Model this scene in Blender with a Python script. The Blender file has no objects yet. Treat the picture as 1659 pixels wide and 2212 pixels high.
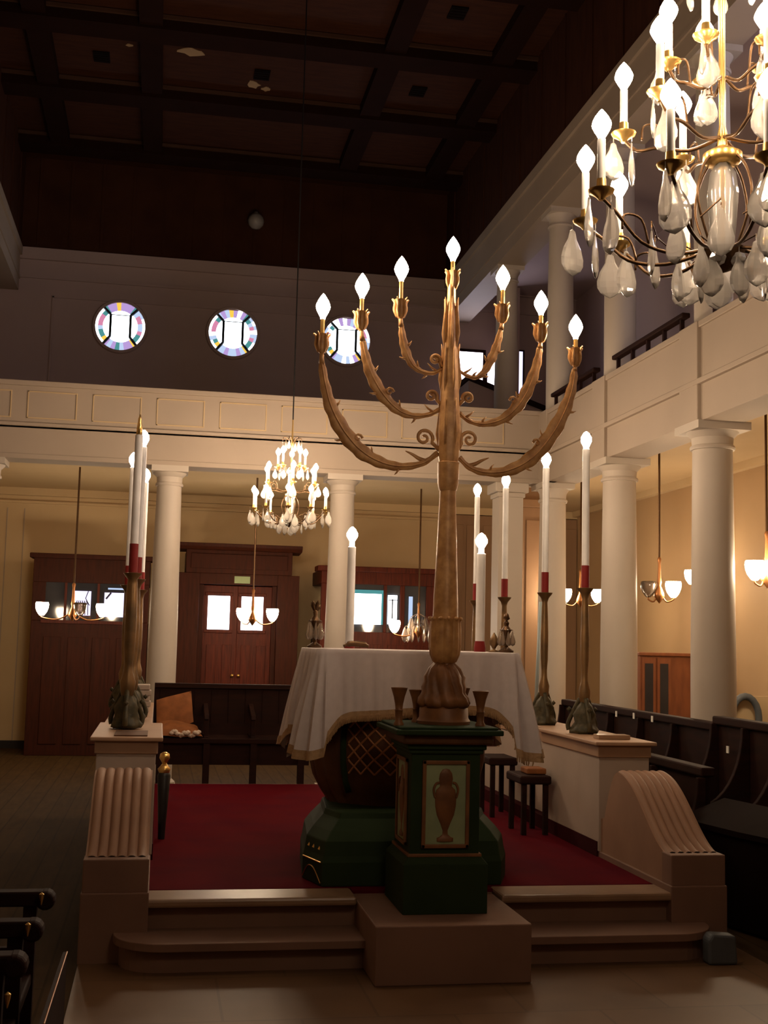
import bpy, math, random
from mathutils import Vector, Matrix
random.seed(7)
R = math.radians
PI = math.pi
C = bpy.context.scene.collection
S = bpy.context.scene

# ------------------------------------------------------------------ camera
FPX = 2620.0
pitch, roll, yaw = R(6.1), R(1.41), R(10.3)
f0 = Vector((math.sin(yaw), math.cos(yaw), 0)); r0 = Vector((math.cos(yaw), -math.sin(yaw), 0)); u0 = Vector((0, 0, 1))
FW = f0 * math.cos(pitch) + u0 * math.sin(pitch)
UP0 = u0 * math.cos(pitch) - f0 * math.sin(pitch)
RT = r0 * math.cos(roll) + UP0 * math.sin(roll)
UPV = UP0 * math.cos(roll) - r0 * math.sin(roll)
EYE = Vector((0, 0, 1.5))
cam_d = bpy.data.cameras.new('camera'); cam = bpy.data.objects.new('camera', cam_d); C.objects.link(cam)
cam_d.sensor_fit = 'VERTICAL'; cam_d.sensor_height = 24.0; cam_d.lens = FPX / 2212 * 24.0
cam_d.clip_start = 0.05; cam_d.clip_end = 100
cam.matrix_world = Matrix(((RT.x, UPV.x, -FW.x, EYE.x), (RT.y, UPV.y, -FW.y, EYE.y), (RT.z, UPV.z, -FW.z, EYE.z), (0, 0, 0, 1)))
S.camera = cam

# ------------------------------------------------------------------ light levels, world, exposure
S.view_settings.view_transform = 'Standard'; S.view_settings.look = 'None'
S.view_settings.gamma = 1; S.view_settings.use_curve_mapping = False
S.view_settings.exposure = 0.85
w = bpy.data.worlds.new('world'); S.world = w; w.use_nodes = True
w.node_tree.nodes['Background'].inputs[0].default_value = (0.55, 0.65, 0.9, 1)
w.node_tree.nodes['Background'].inputs[1].default_value = 0.3
WARM = (1.0, 0.74, 0.50)
L_BULB = 95.0        # flame bulbs of the seven-branched candelabrum
L_CHAN = 150.0       # flame bulbs of the chandeliers
L_CANDLE = 110.0     # electric candles
L_SHADE = 52.0       # glass shades of the pendants
L_DAY = 3.2          # window panes

try:
    S.cycles.max_bounces = 7; S.cycles.diffuse_bounces = 4; S.cycles.glossy_bounces = 3
    S.cycles.transmission_bounces = 6; S.cycles.transparent_max_bounces = 8
    S.cycles.sample_clamp_indirect = 4.0; S.cycles.sample_clamp_direct = 60.0
    S.cycles.caustics_reflective = False; S.cycles.caustics_refractive = False
except Exception:
    pass

# ------------------------------------------------------------------ materials
def mat(name, col, rough=0.6, metal=0.0, col2=None, scale=6.0, bump=0.0, stretch=(1, 1, 1), spec=None, sheen=0.0):
    m = bpy.data.materials.new(name); m.use_nodes = True
    nt = m.node_tree; b = nt.nodes['Principled BSDF']
    b.inputs['Base Color'].default_value = (*col, 1); b.inputs['Roughness'].default_value = rough
    b.inputs['Metallic'].default_value = metal
    if spec is not None: b.inputs['Specular IOR Level'].default_value = spec
    if col2 is None: col2 = tuple(c * 0.82 for c in col)
    tc = nt.nodes.new('ShaderNodeTexCoord'); mp = nt.nodes.new('ShaderNodeMapping')
    mp.inputs['Scale'].default_value = stretch
    no = nt.nodes.new('ShaderNodeTexNoise'); no.inputs['Scale'].default_value = scale; no.inputs['Detail'].default_value = 4
    mx = nt.nodes.new('ShaderNodeMix'); mx.data_type = 'RGBA'
    mx.inputs[6].default_value = (*col, 1); mx.inputs[7].default_value = (*col2, 1)
    rp = nt.nodes.new('ShaderNodeMapRange'); rp.inputs[1].default_value = 0.35; rp.inputs[2].default_value = 0.7
    nt.links.new(tc.outputs['Object'], mp.inputs[0]); nt.links.new(mp.outputs[0], no.inputs[0])
    nt.links.new(no.outputs[0], rp.inputs[0]); nt.links.new(rp.outputs[0], mx.inputs[0])
    nt.links.new(mx.outputs[2], b.inputs['Base Color'])
    if bump:
        bp = nt.nodes.new('ShaderNodeBump'); bp.inputs['Strength'].default_value = bump; bp.inputs['Distance'].default_value = 0.01
        nt.links.new(no.outputs[0], bp.inputs['Height']); nt.links.new(bp.outputs[0], b.inputs['Normal'])
    return m

def emit(name, col, s):
    m = bpy.data.materials.new(name); m.use_nodes = True
    nt = m.node_tree; nt.nodes.remove(nt.nodes['Principled BSDF'])
    e = nt.nodes.new('ShaderNodeEmission'); e.inputs[0].default_value = (*col, 1); e.inputs[1].default_value = s
    nt.links.new(e.outputs[0], nt.nodes['Material Output'].inputs[0])
    return m

def crystal_mat(name, col, clear=0.55):
    m = bpy.data.materials.new(name); m.use_nodes = True
    nt = m.node_tree; nt.nodes.remove(nt.nodes['Principled BSDF']); N = nt.nodes.new; L = nt.links.new
    tr = N('ShaderNodeBsdfTransparent'); tr.inputs[0].default_value = (1, 0.99, 0.97, 1)
    tl = N('ShaderNodeBsdfTranslucent'); tl.inputs[0].default_value = (*col, 1)
    df = N('ShaderNodeBsdfDiffuse'); df.inputs[0].default_value = (*[c * 0.8 for c in col], 1)
    gl = N('ShaderNodeBsdfGlossy'); gl.inputs[0].default_value = (1, 1, 1, 1); gl.inputs['Roughness'].default_value = 0.12
    m1 = N('ShaderNodeMixShader'); m1.inputs[0].default_value = 0.35; L(tl.outputs[0], m1.inputs[1]); L(df.outputs[0], m1.inputs[2])
    m2 = N('ShaderNodeMixShader'); m2.inputs[0].default_value = clear; L(m1.outputs[0], m2.inputs[1]); L(tr.outputs[0], m2.inputs[2])
    lw = N('ShaderNodeLayerWeight'); lw.inputs[0].default_value = 0.35
    m3 = N('ShaderNodeMixShader'); L(lw.outputs['Fresnel'], m3.inputs[0]); L(m2.outputs[0], m3.inputs[1]); L(gl.outputs[0], m3.inputs[2])
    L(m3.outputs[0], nt.nodes['Material Output'].inputs[0])
    return m

M = {
 'cream': mat('cream_paint', (0.41, 0.33, 0.26), 0.65, col2=(0.37, 0.298, 0.233), scale=1.2, spec=0.3),
 'cream_y': mat('yellowed_paint', (0.58, 0.43, 0.25), 0.7, col2=(0.53, 0.385, 0.215), scale=1.1, spec=0.3),
 'upper': mat('upper_wall_paint', (0.48, 0.375, 0.35), 0.8, col2=(0.44, 0.34, 0.32), scale=0.9, spec=0.2),
 'column': mat('column_paint', (0.52, 0.455, 0.385), 0.55, col2=(0.48, 0.415, 0.345), scale=1.5, spec=0.3),
 'darkceil': mat('dark_ceiling_wood', (0.058, 0.020, 0.009), 0.8, col2=(0.040, 0.013, 0.007), scale=3, stretch=(1, 6, 1), spec=0.1),
 'beamwood': mat('dark_beam_wood', (0.020, 0.007, 0.004), 0.85, scale=4, spec=0.05),
 'lath': mat('ceiling_moulding_wood', (0.075, 0.036, 0.022), 0.6, scale=4, spec=0.2),
 'vent': mat('dark_grille', (0.010, 0.006, 0.005), 0.9, spec=0.05),
 'plaster': mat('peeling_plaster', (0.42, 0.28, 0.15), 0.9),
 'porch': mat('porch_wood', (0.040, 0.0085, 0.003), 0.6, col2=(0.024, 0.006, 0.0025), scale=5, stretch=(8, 8, 0.8), spec=0.12),
 'porchred': mat('door_wood', (0.080, 0.013, 0.005), 0.55, col2=(0.038, 0.007, 0.003), scale=6, stretch=(9, 9, 0.7), spec=0.15),
 'darkglass': mat('dark_glass', (0.03, 0.03, 0.035), 0.08),
 'floor': mat('floor_boards', (0.065, 0.036, 0.013), 0.8, col2=(0.048, 0.027, 0.010), scale=4, stretch=(6, 0.7, 1), spec=0.08),
 'paving': mat('stone_paving', (0.165, 0.092, 0.046), 0.45, col2=(0.13, 0.07, 0.035), scale=2.5, spec=0.25),
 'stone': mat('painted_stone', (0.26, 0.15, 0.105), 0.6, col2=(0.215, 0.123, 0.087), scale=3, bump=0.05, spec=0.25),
 'stonehi': mat('pale_nosing', (0.34, 0.215, 0.13), 0.32, col2=(0.26, 0.16, 0.10), scale=5),  # paler, smoother stone than the steps
 'band': mat('beige_moulding', (0.42, 0.255, 0.155), 0.5, col2=(0.37, 0.22, 0.13), scale=3),
 'whitewall': mat('white_panel', (0.46, 0.37, 0.30), 0.6, scale=2),
 'carpet': mat('red_carpet', (0.105, 0.003, 0.008), 0.95, col2=(0.085, 0.003, 0.010), scale=3, spec=0.05),
 'maroon': mat('maroon_skirting', (0.045, 0.006, 0.008), 0.8, spec=0.05),
 'green': mat('dark_green_paint', (0.026, 0.046, 0.018), 0.7, col2=(0.020, 0.037, 0.015), scale=4, spec=0.15),
 'greenlt': mat('pale_green_panel', (0.33, 0.40, 0.22), 0.6, col2=(0.26, 0.33, 0.19), scale=9),
 'browngilt': mat('bronze_gilt', (0.25, 0.105, 0.035), 0.5, 0.1, col2=(0.15, 0.062, 0.024), scale=12),
 'gold': mat('aged_gilt', (0.66, 0.37, 0.145), 0.45, 0.1, col2=(0.42, 0.205, 0.07), scale=22, bump=0.25),
 'goldbr': mat('bright_brass', (0.85, 0.55, 0.18), 0.28, 0.9, scale=20),
 'goldtrim': mat('gold_trim', (0.42, 0.26, 0.13), 0.6, 0.1, scale=60, bump=0.4),
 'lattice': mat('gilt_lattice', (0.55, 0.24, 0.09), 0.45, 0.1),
 'tubwood': mat('carved_brown_wood', (0.13, 0.052, 0.018), 0.55, col2=(0.075, 0.032, 0.013), scale=9, spec=0.25),
 'cloth': mat('white_cloth', (0.64, 0.575, 0.57), 0.85, col2=(0.60, 0.535, 0.53), scale=30, spec=0.15),
 'brassold': mat('tarnished_brass', (0.24, 0.135, 0.055), 0.4, 0.6, col2=(0.12, 0.075, 0.035), scale=9),
 'verdigris': mat('verdigris_bronze', (0.075, 0.055, 0.020), 0.6, 0.2, col2=(0.030, 0.028, 0.012), scale=25, bump=0.5),
 'candle': mat('white_candle_tube', (0.78, 0.76, 0.74), 0.5),
 'red': mat('red_sleeve', (0.22, 0.018, 0.016), 0.6, spec=0.2),
 'black': mat('black_metal', (0.012, 0.010, 0.010), 0.4),
 'bronze': mat('dark_bronze', (0.12, 0.065, 0.03), 0.35, 0.8, scale=20),
 'darkwood': mat('dark_pew_wood', (0.024, 0.008, 0.005), 0.7, col2=(0.015, 0.006, 0.0045), scale=5, stretch=(1, 1, 5), spec=0.1),
 'cabinet': mat('orange_wood', (0.26, 0.085, 0.032), 0.4, col2=(0.19, 0.06, 0.025), scale=4, stretch=(4, 4, 1)),
 'leather': mat('brown_leather', (0.27, 0.095, 0.028), 0.7, col2=(0.19, 0.065, 0.02), scale=14, bump=0.4, spec=0.2),
 'stuffing': mat('white_stuffing', (0.6, 0.48, 0.38), 0.95, scale=40, bump=0.8),
 'glasswhite': mat('white_globe_glass', (0.30, 0.28, 0.26), 0.4),
 'copper': mat('copper_rod', (0.40, 0.17, 0.06), 0.35, 0.7),
 'tag': mat('white_tag', (0.85, 0.83, 0.75), 0.5),
 'paleblue': mat('pale_blue_paint', (0.42, 0.50, 0.50), 0.5),
 'bluegrey': mat('blue_grey_box', (0.10, 0.115, 0.13), 0.6),
 'greensign': mat('green_sign', (0.20, 0.26, 0.11), 0.4),
 'crystal': crystal_mat('cut_crystal', (1.0, 0.96, 0.90)),
 'smoky': crystal_mat('smoky_crystal', (0.55, 0.42, 0.32), 0.5),
 'lead': mat('leading', (0.008, 0.02, 0.03), 0.6),
 'bulb': emit('lit_flame_bulb', WARM, L_BULB),
 'bulbc': emit('lit_chandelier_bulb', WARM, L_CHAN),
 'bulbn': emit('lit_near_chandelier_bulb', WARM, 60.0),
 'bulbk': emit('lit_candle_bulb', WARM, L_CANDLE),
 'shade': emit('lit_glass_shade', (1.0, 0.76, 0.50), L_SHADE),
 'socket': emit('glowing_socket', (1.0, 0.85, 0.66), 6.0),  # white socket made to glow, imitating the bulb's light on it
 'day': emit('daylight_pane', (0.86, 0.93, 1.0), L_DAY),
 'stonew': mat('warm_console_stone', (0.36, 0.21, 0.135), 0.6, col2=(0.30, 0.172, 0.11), scale=4, bump=0.06, spec=0.25),
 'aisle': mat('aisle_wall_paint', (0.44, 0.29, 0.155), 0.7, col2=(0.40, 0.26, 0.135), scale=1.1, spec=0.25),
 'verydarkwood': mat('very_dark_wood', (0.010, 0.0045, 0.0035), 0.85, spec=0.05),  # darker, rougher version of the pew wood, for the book desk
 'ochre': mat('ochre_partition_and_shade', (0.29, 0.165, 0.085), 0.65, col2=(0.25, 0.14, 0.07), scale=2, stretch=(3, 3, 0.5)),  # brown of the partition, and the end wall's shadow put into colour
 'dayg': emit('gallery_daylight_pane', (0.86, 0.80, 0.96), 6.0),
 'dayl': emit('lilac_daylight_pane', (0.62, 0.56, 0.85), 1.1),
 'g_purple': emit('purple_glass', (0.5, 0.34, 0.7), 0.55),
 'g_teal': emit('teal_glass', (0.1, 0.36, 0.36), 0.45),
 'g_yellow': emit('yellow_glass', (1, 0.6, 0.08), 0.6),
 'g_pink': emit('pink_glass', (0.78, 0.28, 0.45), 0.5),
 'g_blue': emit('blue_glass', (0.5, 0.62, 0.85), 0.6),
}
# floor tile joints for the paving and board joints for the floor
def add_brick(m, sx, sy, mortar, dark, msize=0.012, rot=0.0):
    nt = m.node_tree; b = nt.nodes['Principled BSDF']
    src = b.inputs['Base Color'].links[0].from_socket
    tc = nt.nodes.new('ShaderNodeTexCoord'); mp = nt.nodes.new('ShaderNodeMapping'); mp.inputs['Rotation'].default_value = (0, 0, rot)
    br = nt.nodes.new('ShaderNodeTexBrick'); br.inputs['Scale'].default_value = 1.0
    br.inputs['Brick Width'].default_value = sx; br.inputs['Row Height'].default_value = sy; br.inputs['Mortar Size'].default_value = msize
    br.inputs['Color1'].default_value = (1, 1, 1, 1); br.inputs['Color2'].default_value = (0.86, 0.86, 0.86, 1); br.inputs['Mortar'].default_value = (dark, dark, dark, 1)
    mx = nt.nodes.new('ShaderNodeMix'); mx.data_type = 'RGBA'; mx.blend_type = 'MULTIPLY'; mx.inputs[0].default_value = 1
    nt.links.new(tc.outputs['Object'], mp.inputs[0]); nt.links.new(mp.outputs[0], br.inputs[0])
    nt.links.new(src, mx.inputs[6]); nt.links.new(br.outputs[0], mx.inputs[7]); nt.links.new(mx.outputs[2], b.inputs['Base Color'])
add_brick(M['paving'], 0.62, 0.62, 0.01, 0.72, 0.006)
add_brick(M['floor'], 2.2, 0.14, 0.01, 0.6, 0.006, PI / 2)

# ------------------------------------------------------------------ mesh helpers
class MB:
    def __init__(s): s.v = []; s.f = []; s.m = []; s.mi = 0; s.T = Matrix.Identity(4)
    def _a(s, vs, fs):
        n = len(s.v); s.v += [tuple(s.T @ Vector(p)) for p in vs]
        s.f += [tuple(i + n for i in q) for q in fs]; s.m += [s.mi] * len(fs); return s
    def box(s, x0, y0, z0, x1, y1, z1):
        return s._a([(x0, y0, z0), (x1, y0, z0), (x1, y1, z0), (x0, y1, z0), (x0, y0, z1), (x1, y0, z1), (x1, y1, z1), (x0, y1, z1)],
                    [(0, 3, 2, 1), (4, 5, 6, 7), (0, 1, 5, 4), (1, 2, 6, 5), (2, 3, 7, 6), (3, 0, 4, 7)])
    def lathe(s, prof, c=(0, 0, 0), seg=24, sx=1, sy=1, mod=None, axis=None):
        vs = []; fs = []; n = len(prof)
        q = axis.to_track_quat('Z', 'Y') if axis is not None else None
        for r, z in prof:
            for k in range(seg):
                a = 2 * PI * k / seg; rr = r * (mod(a, z) if mod else 1)
                p = Vector((rr * math.cos(a) * sx, rr * math.sin(a) * sy, z))
                if q: p = q @ p
                vs.append((p.x + c[0], p.y + c[1], p.z + c[2]))
        for i in range(n - 1):
            for k in range(seg):
                k2 = (k + 1) % seg; fs.append((i * seg + k, i * seg + k2, (i + 1) * seg + k2, (i + 1) * seg + k))
        if prof[0][0] > 1e-5: fs.append(tuple(reversed(range(seg))))
        if prof[-1][0] > 1e-5: fs.append(tuple(range((n - 1) * seg, n * seg)))
        return s._a(vs, fs)
    def tube(s, pts, r, seg=8, flat=1.0, ref=None):
        pts = [Vector(p) for p in pts]; n = len(pts)
        if not hasattr(r, '__len__'): r = [r] * n
        vs = []; fs = []
        up = Vector(ref) if ref is not None else None
        prev = None
        for i, p in enumerate(pts):
            t = (pts[min(i + 1, n - 1)] - pts[max(i - 1, 0)]).normalized()
            a = up if up is not None else (prev if prev is not None else (Vector((0, 1, 0)) if abs(t.y) < 0.9 else Vector((1, 0, 0))))
            b = t.cross(a).normalized(); a2 = b.cross(t).normalized(); prev = a2
            for k in range(seg):
                th = 2 * PI * k / seg
                vs.append(tuple(p + b * math.cos(th) * r[i] + a2 * math.sin(th) * r[i] * flat))
        for i in range(n - 1):
            for k in range(seg):
                k2 = (k + 1) % seg; fs.append((i * seg + k, i * seg + k2, (i + 1) * seg + k2, (i + 1) * seg + k))
        fs.append(tuple(reversed(range(seg)))); fs.append(tuple(range((n - 1) * seg, n * seg)))
        return s._a(vs, fs)
    def prism(s, poly, ax, a0, a1):
        # poly of 2D points; ax = extrusion axis; for 'x' poly=(y,z), 'y' poly=(x,z), 'z' poly=(x,y)
        def P(u, v, a): return {'x': (a, u, v), 'y': (u, a, v), 'z': (u, v, a)}[ax]
        n = len(poly); vs = [P(u, v, a0) for u, v in poly] + [P(u, v, a1) for u, v in poly]
        fs = [tuple(reversed(range(n))), tuple(range(n, 2 * n))] + [(i, (i + 1) % n, n + (i + 1) % n, n + i) for i in range(n)]
        return s._a(vs, fs)
    def grid(s, rows):
        nr = len(rows); nc = len(rows[0]); vs = [p for r in rows for p in r]
        return s._a(vs, [(i * nc + j, i * nc + j + 1, (i + 1) * nc + j + 1, (i + 1) * nc + j) for i in range(nr - 1) for j in range(nc - 1)])
    def build(s, name, m, parent=None, smooth=False, bevel=0, label=None, solid=0, sub=0):
        me = bpy.data.meshes.new(name); me.from_pydata(s.v, [], s.f)
        for mm in (m if isinstance(m, (list, tuple)) else [m]): me.materials.append(mm)
        if isinstance(m, (list, tuple)): me.polygons.foreach_set('material_index', s.m)
        o = bpy.data.objects.new(name, me); C.objects.link(o)
        import bmesh
        bm = bmesh.new(); bm.from_mesh(me); bmesh.ops.recalc_face_normals(bm, faces=bm.faces); bm.to_mesh(me); bm.free()
        if smooth: me.shade_smooth() if smooth is True else me.shade_smooth()
        if smooth and smooth is not True:
            try: me.set_sharp_from_angle(angle=R(smooth))
            except Exception: pass
        if solid:
            d = o.modifiers.new('s', 'SOLIDIFY'); d.thickness = solid
        if sub:
            d = o.modifiers.new('u', 'SUBSURF'); d.levels = sub; d.render_levels = sub
        if bevel:
            d = o.modifiers.new('b', 'BEVEL'); d.width = bevel; d.segments = 2; d.limit_method = 'ANGLE'
        if parent is not None:
            o.parent = parent; pm = WM(parent)
            o.matrix_parent_inverse = pm.inverted()
        if label: o['label'] = label
        return o
def WM(o):
    m = Matrix.Translation(o.location) @ o.rotation_euler.to_matrix().to_4x4()
    if o.parent is not None: m = WM(o.parent) @ o.matrix_parent_inverse @ m
    return m
def tag(o, label, cat, group=None):
    o['label'] = label; o['category'] = cat
    if group: o['group'] = group
    return o
def thing(name, label, cat, loc=(0, 0, 0), group=None, rz=0):
    o = bpy.data.objects.new(name, None); C.objects.link(o); o.location = loc; o.rotation_euler = (0, 0, rz); o.empty_display_size = 0.1
    return tag(o, label, cat, group)
def struct(o): o['kind'] = 'structure'; return o
def sthing(name, loc=(0, 0, 0)):
    o = bpy.data.objects.new(name, None); C.objects.link(o); o.location = loc; o['kind'] = 'structure'; return o
def copy_tree(o, parent=None):
    c = o.copy(); C.objects.link(c)
    if parent is not None:
        c.parent = parent; c.matrix_parent_inverse = o.matrix_parent_inverse.copy()
    for ch in list(o.children): copy_tree(ch, c)
    return c
def at(px, py, Y):
    d = FW + RT * ((px - 829.5) / FPX) - UPV * ((py - 1106) / FPX)
    return EYE + d * (Y / d.y)
def smoothpath(pts, n=6):
    pts = [Vector(p) for p in pts]; out = []
    for i in range(len(pts) - 1):
        p0 = pts[max(i - 1, 0)]; p1 = pts[i]; p2 = pts[i + 1]; p3 = pts[min(i + 2, len(pts) - 1)]
        for k in range(n):
            t = k / n
            out.append(0.5 * ((2 * p1) + (-p0 + p2) * t + (2 * p0 - 5 * p1 + 4 * p2 - p3) * t * t + (-p0 + 3 * p1 - 3 * p2 + p3) * t ** 3))
    out.append(pts[-1]); return out
def lerp_list(vals, n):
    out = []
    for i in range(n):
        t = i / (n - 1) * (len(vals) - 1); k = min(int(t), len(vals) - 2); out.append(vals[k] + (vals[k + 1] - vals[k]) * (t - k))
    return out
FLAME = [(0.0, 0), (0.32, 0.03), (0.36, 0.10), (0.72, 0.28), (0.95, 0.42), (1.0, 0.5), (0.92, 0.6), (0.66, 0.75), (0.36, 0.88), (0.14, 0.96), (0.0, 1.0)]
def flame(c, r, h, name, m, parent, seg=14):
    b = MB(); b.lathe([(a * r, z * h) for a, z in FLAME], c, seg); return b.build(name, m, parent, smooth=True)

# ------------------------------------------------------------------ setting: levels and planes
XL, XR = -2.08, 3.86          # nave faces of the two side galleries
AL, AR = -3.95, 5.85          # outer walls of the aisles
YB, YF = 16.7, -3.0           # far wall, wall behind the camera
YG = 12.1                     # face of the far gallery
ZS, ZC, ZM, ZT = 3.18, 3.42, 3.48, 3.93   # soffit of the beam, aisle ceiling, moulding, top of the gallery front
ZE0, ZE1, ZN = 6.12, 6.70, 8.0            # upper entablature, nave ceiling
PZ = 0.28                     # platform level

b = MB(); b.box(AL - 0.2, YF - 0.2, -0.12, AR + 0.2, YB + 0.2, 0); struct(b.build('floor', M['floor']))
b = MB(); b.box(-0.30, 2.0, 0, 2.94, 5.95, 0.006); o = struct(b.build('floor_paving', M['paving'])); o.name = 'floor.001'
# walls
b = MB(); b.box(AL, YB, 0, AR, YB + 0.2, ZE1); struct(b.build('wall_back', [M['upper']]))
b = MB(); b.box(AL, YB - 0.02, 0, AR, YB - 0.002, ZC); wb = struct(b.build('wall_back_lower', M['cream_y'])); wb.name = 'wall_back.001'
b = MB(); b.box(XL - 0.5, YB, ZE1, XR + 0.5, YB + 0.2, ZN)
for i in range(14):
    x = XL + 0.2 + i * 0.42; b.box(x, YB - 0.012, ZE1 + 0.08, x + 0.04, YB + 0.01, ZN)
struct(b.build('wall_back_frieze', M['darkceil'])).name = 'wall_back.002'
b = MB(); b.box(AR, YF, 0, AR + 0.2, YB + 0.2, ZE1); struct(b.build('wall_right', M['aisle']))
b = MB(); b.box(AR - 0.02, YF, ZC, AR - 0.001, YB - 0.03, ZE1); struct(b.build('wall_right_upper', M['upper'])).name = 'wall_right.001'
b = MB(); b.box(AL - 0.2, YF, 0, AL, YB + 0.2, ZE1); struct(b.build('wall_left', M['cream_y']))
b = MB(); b.box(AL, YF - 0.2, 0, AR, YF, ZN); struct(b.build('wall_front', M['cream']))
# aisle ceilings / gallery floors
for nm, x0, x1, y0, y1 in (('ceiling_aisle_right', XR + 0.05, AR, YF, YB), ('ceiling_aisle_left', AL, XL - 0.05, YF, YB), ('ceiling_far_aisle', XL - 0.05, XR + 0.05, YG + 0.05, YB)):
    b = MB(); b.box(x0, y0, ZC, x1, y1, ZC + 0.12); struct(b.build(nm, M['cream_y']))
# nave ceiling
b = MB(); b.mi = 0; b.box(XL - 0.4, YF, ZN, XR + 0.4, YB + 0.1, ZN + 0.15)
b.mi = 1
for y in (5.9, 7.6, 9.25, 10.9, 12.55, 14.22, 15.95): b.box(XL - 0.3, y - 0.17, ZN - 0.16, XR + 0.3, y + 0.17, ZN)
for x in (-1.55, -0.36, 2.25, 3.45): b.box(x - 0.12, YF, ZN - 0.13, x + 0.12, 15.95, ZN + 0.01)
b.mi = 2
for y in (5.9, 7.6, 9.25, 10.9, 12.55, 14.22, 15.95):
    b.box(XL - 0.3, y + 0.17, ZN - 0.05, XR + 0.3, y + 0.20, ZN - 0.01)
    b.box(XL - 0.3, y - 0.20, ZN - 0.05, XR + 0.3, y - 0.17, ZN - 0.01)
ceil = struct(b.build('ceiling', [M['darkceil'], M['beamwood'], M['lath']]))
def poly_patch(cx, cy, w_, h_, seed):
    rnd = random.Random(seed); b = MB(); n = 11
    pl = [(cx + math.cos(2 * PI * i / n) * w_ * rnd.uniform(0.7, 1.1), cy + math.sin(2 * PI * i / n) * h_ * rnd.uniform(0.5, 1.1)) for i in range(n)]
    b.prism(pl, 'z', ZN - 0.008, ZN + 0.002); return b
for (px, py, w_, h_, sd) in ((415, 112, 0.17, 0.10, 1), (548, 182, 0.08, 0.11, 2), (575, 192, 0.06, 0.06, 3), (280, 97, 0.05, 0.03, 4)):
    d = FW + RT * ((px - 829.5) / FPX) - UPV * ((py - 1106) / FPX); p = EYE + d * ((ZN - 1.5) / d.z)
    poly_patch(p.x, p.y, w_, h_, sd).build('peeling_patch', M['plaster'], ceil)
for k, (px, py, lab) in enumerate(((220, 121, 'dark square ceiling vent farthest to the left'), (566, 160, 'dark square ceiling vent beside the peeling plaster patches'), (903, 196, 'dark square ceiling vent above the tallest branch of the candelabrum'), (989, 26, 'dark square ceiling vent nearest the top edge, right of centre'))):
    d = FW + RT * ((px - 829.5) / FPX) - UPV * ((py - 1106) / FPX); p = EYE + d * ((ZN - 1.5) / d.z)
    b = MB(); b.box(p.x - 0.09, p.y - 0.12, ZN - 0.02, p.x + 0.09, p.y + 0.12, ZN + 0.001)
    for j in range(4): b.box(p.x - 0.08, p.y - 0.1 + j * 0.055, ZN - 0.028, p.x + 0.08, p.y - 0.08 + j * 0.055, ZN - 0.018)
    tag(b.build('ceiling_vent', M['vent']), lab, 'vent', 'square vents in the dark ceiling')
# upper side walls of the nave: dark boarding above the cream entablature
for side, X, sgn in (('right', XR, 1), ('left', XL, -1)):
    xo = X + sgn * 0.35
    b = MB(); b.box(min(X, xo), YF, ZE1, max(X, xo), YB, ZN)
    for i in range(20):
        y = 1.0 + i * 0.8; b.box(X - 0.012, y, ZE1, X + 0.012, y + 0.03, ZN)
    struct(b.build('wall_%s_upper_boarding' % side, M['darkceil']))
    b = MB(); b.box(min(X, xo), YF, ZE0, max(X, xo), YB - 0.01, ZE1)
    b.box(min(X - sgn * 0.03, xo), YF, ZE1 - 0.10, max(X - sgn * 0.03, xo), YB - 0.01, ZE1 + 0.02)
    b.box(min(X - sgn * 0.015, xo), YF, ZE0 + 0.16, max(X - sgn * 0.015, xo), YB - 0.01, ZE0 + 0.20)
    struct(b.build('wall_%s_entablature' % side, M['cream']))
    # gallery ceiling
    xa = AR if side == 'right' else AL
    b = MB(); b.box(min(xo, xa), YF, ZE1 - 0.12, max(xo, xa), YB, ZE1 + 0.02); struct(b.build('ceiling_gallery_%s' % side, M['upper']))
    # gallery front with base beam, moulding and cap
    b = MB(); xi = X + sgn * 0.34; xf = X + sgn * 0.10
    y1 = YG + 0.3 if side == 'right' else YG + 0.3
    b.box(min(X, xi), YF, ZS, max(X, xi), y1, ZM)
    b.box(min(X, xf), YF, ZM, max(X, xf), YG, ZT)
    b.box(min(X - sgn * 0.035, xf), YF, ZM - 0.03, max(X - sgn * 0.035, xf), YG, ZM + 0.012)
    b.box(min(X - sgn * 0.02, xf), YF, ZT - 0.05, max(X - sgn * 0.02, xf), YG, ZT)
    for y in (4.6, 6.6, 8.42, 10.34, 12.0): b.box(min(X - sgn * 0.03, xf), y - 0.16, ZS, max(X - sgn * 0.03, xf), y + 0.16, ZT)
    struct(b.build('wall_%s_gallery_front' % side, M['cream'], bevel=0.006))
# cornice boarding on back wall and recessed panel lines
b = MB(); b.box(XL - 0.4, YB - 0.05, ZE1 - 0.14, AR, YB, ZE1 + 0.02); b.box(XL - 0.4, YB - 0.03, ZE1 - 0.40, AR, YB, ZE1 - 0.37)
b.box(XL + 0.45, YB - 0.02, 6.05, XR, YB, 6.075); b.box(XL + 0.45, YB - 0.02, 3.6, XL + 0.475, YB, 6.07)
struct(b.build('trim_1', M['upper']))
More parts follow.
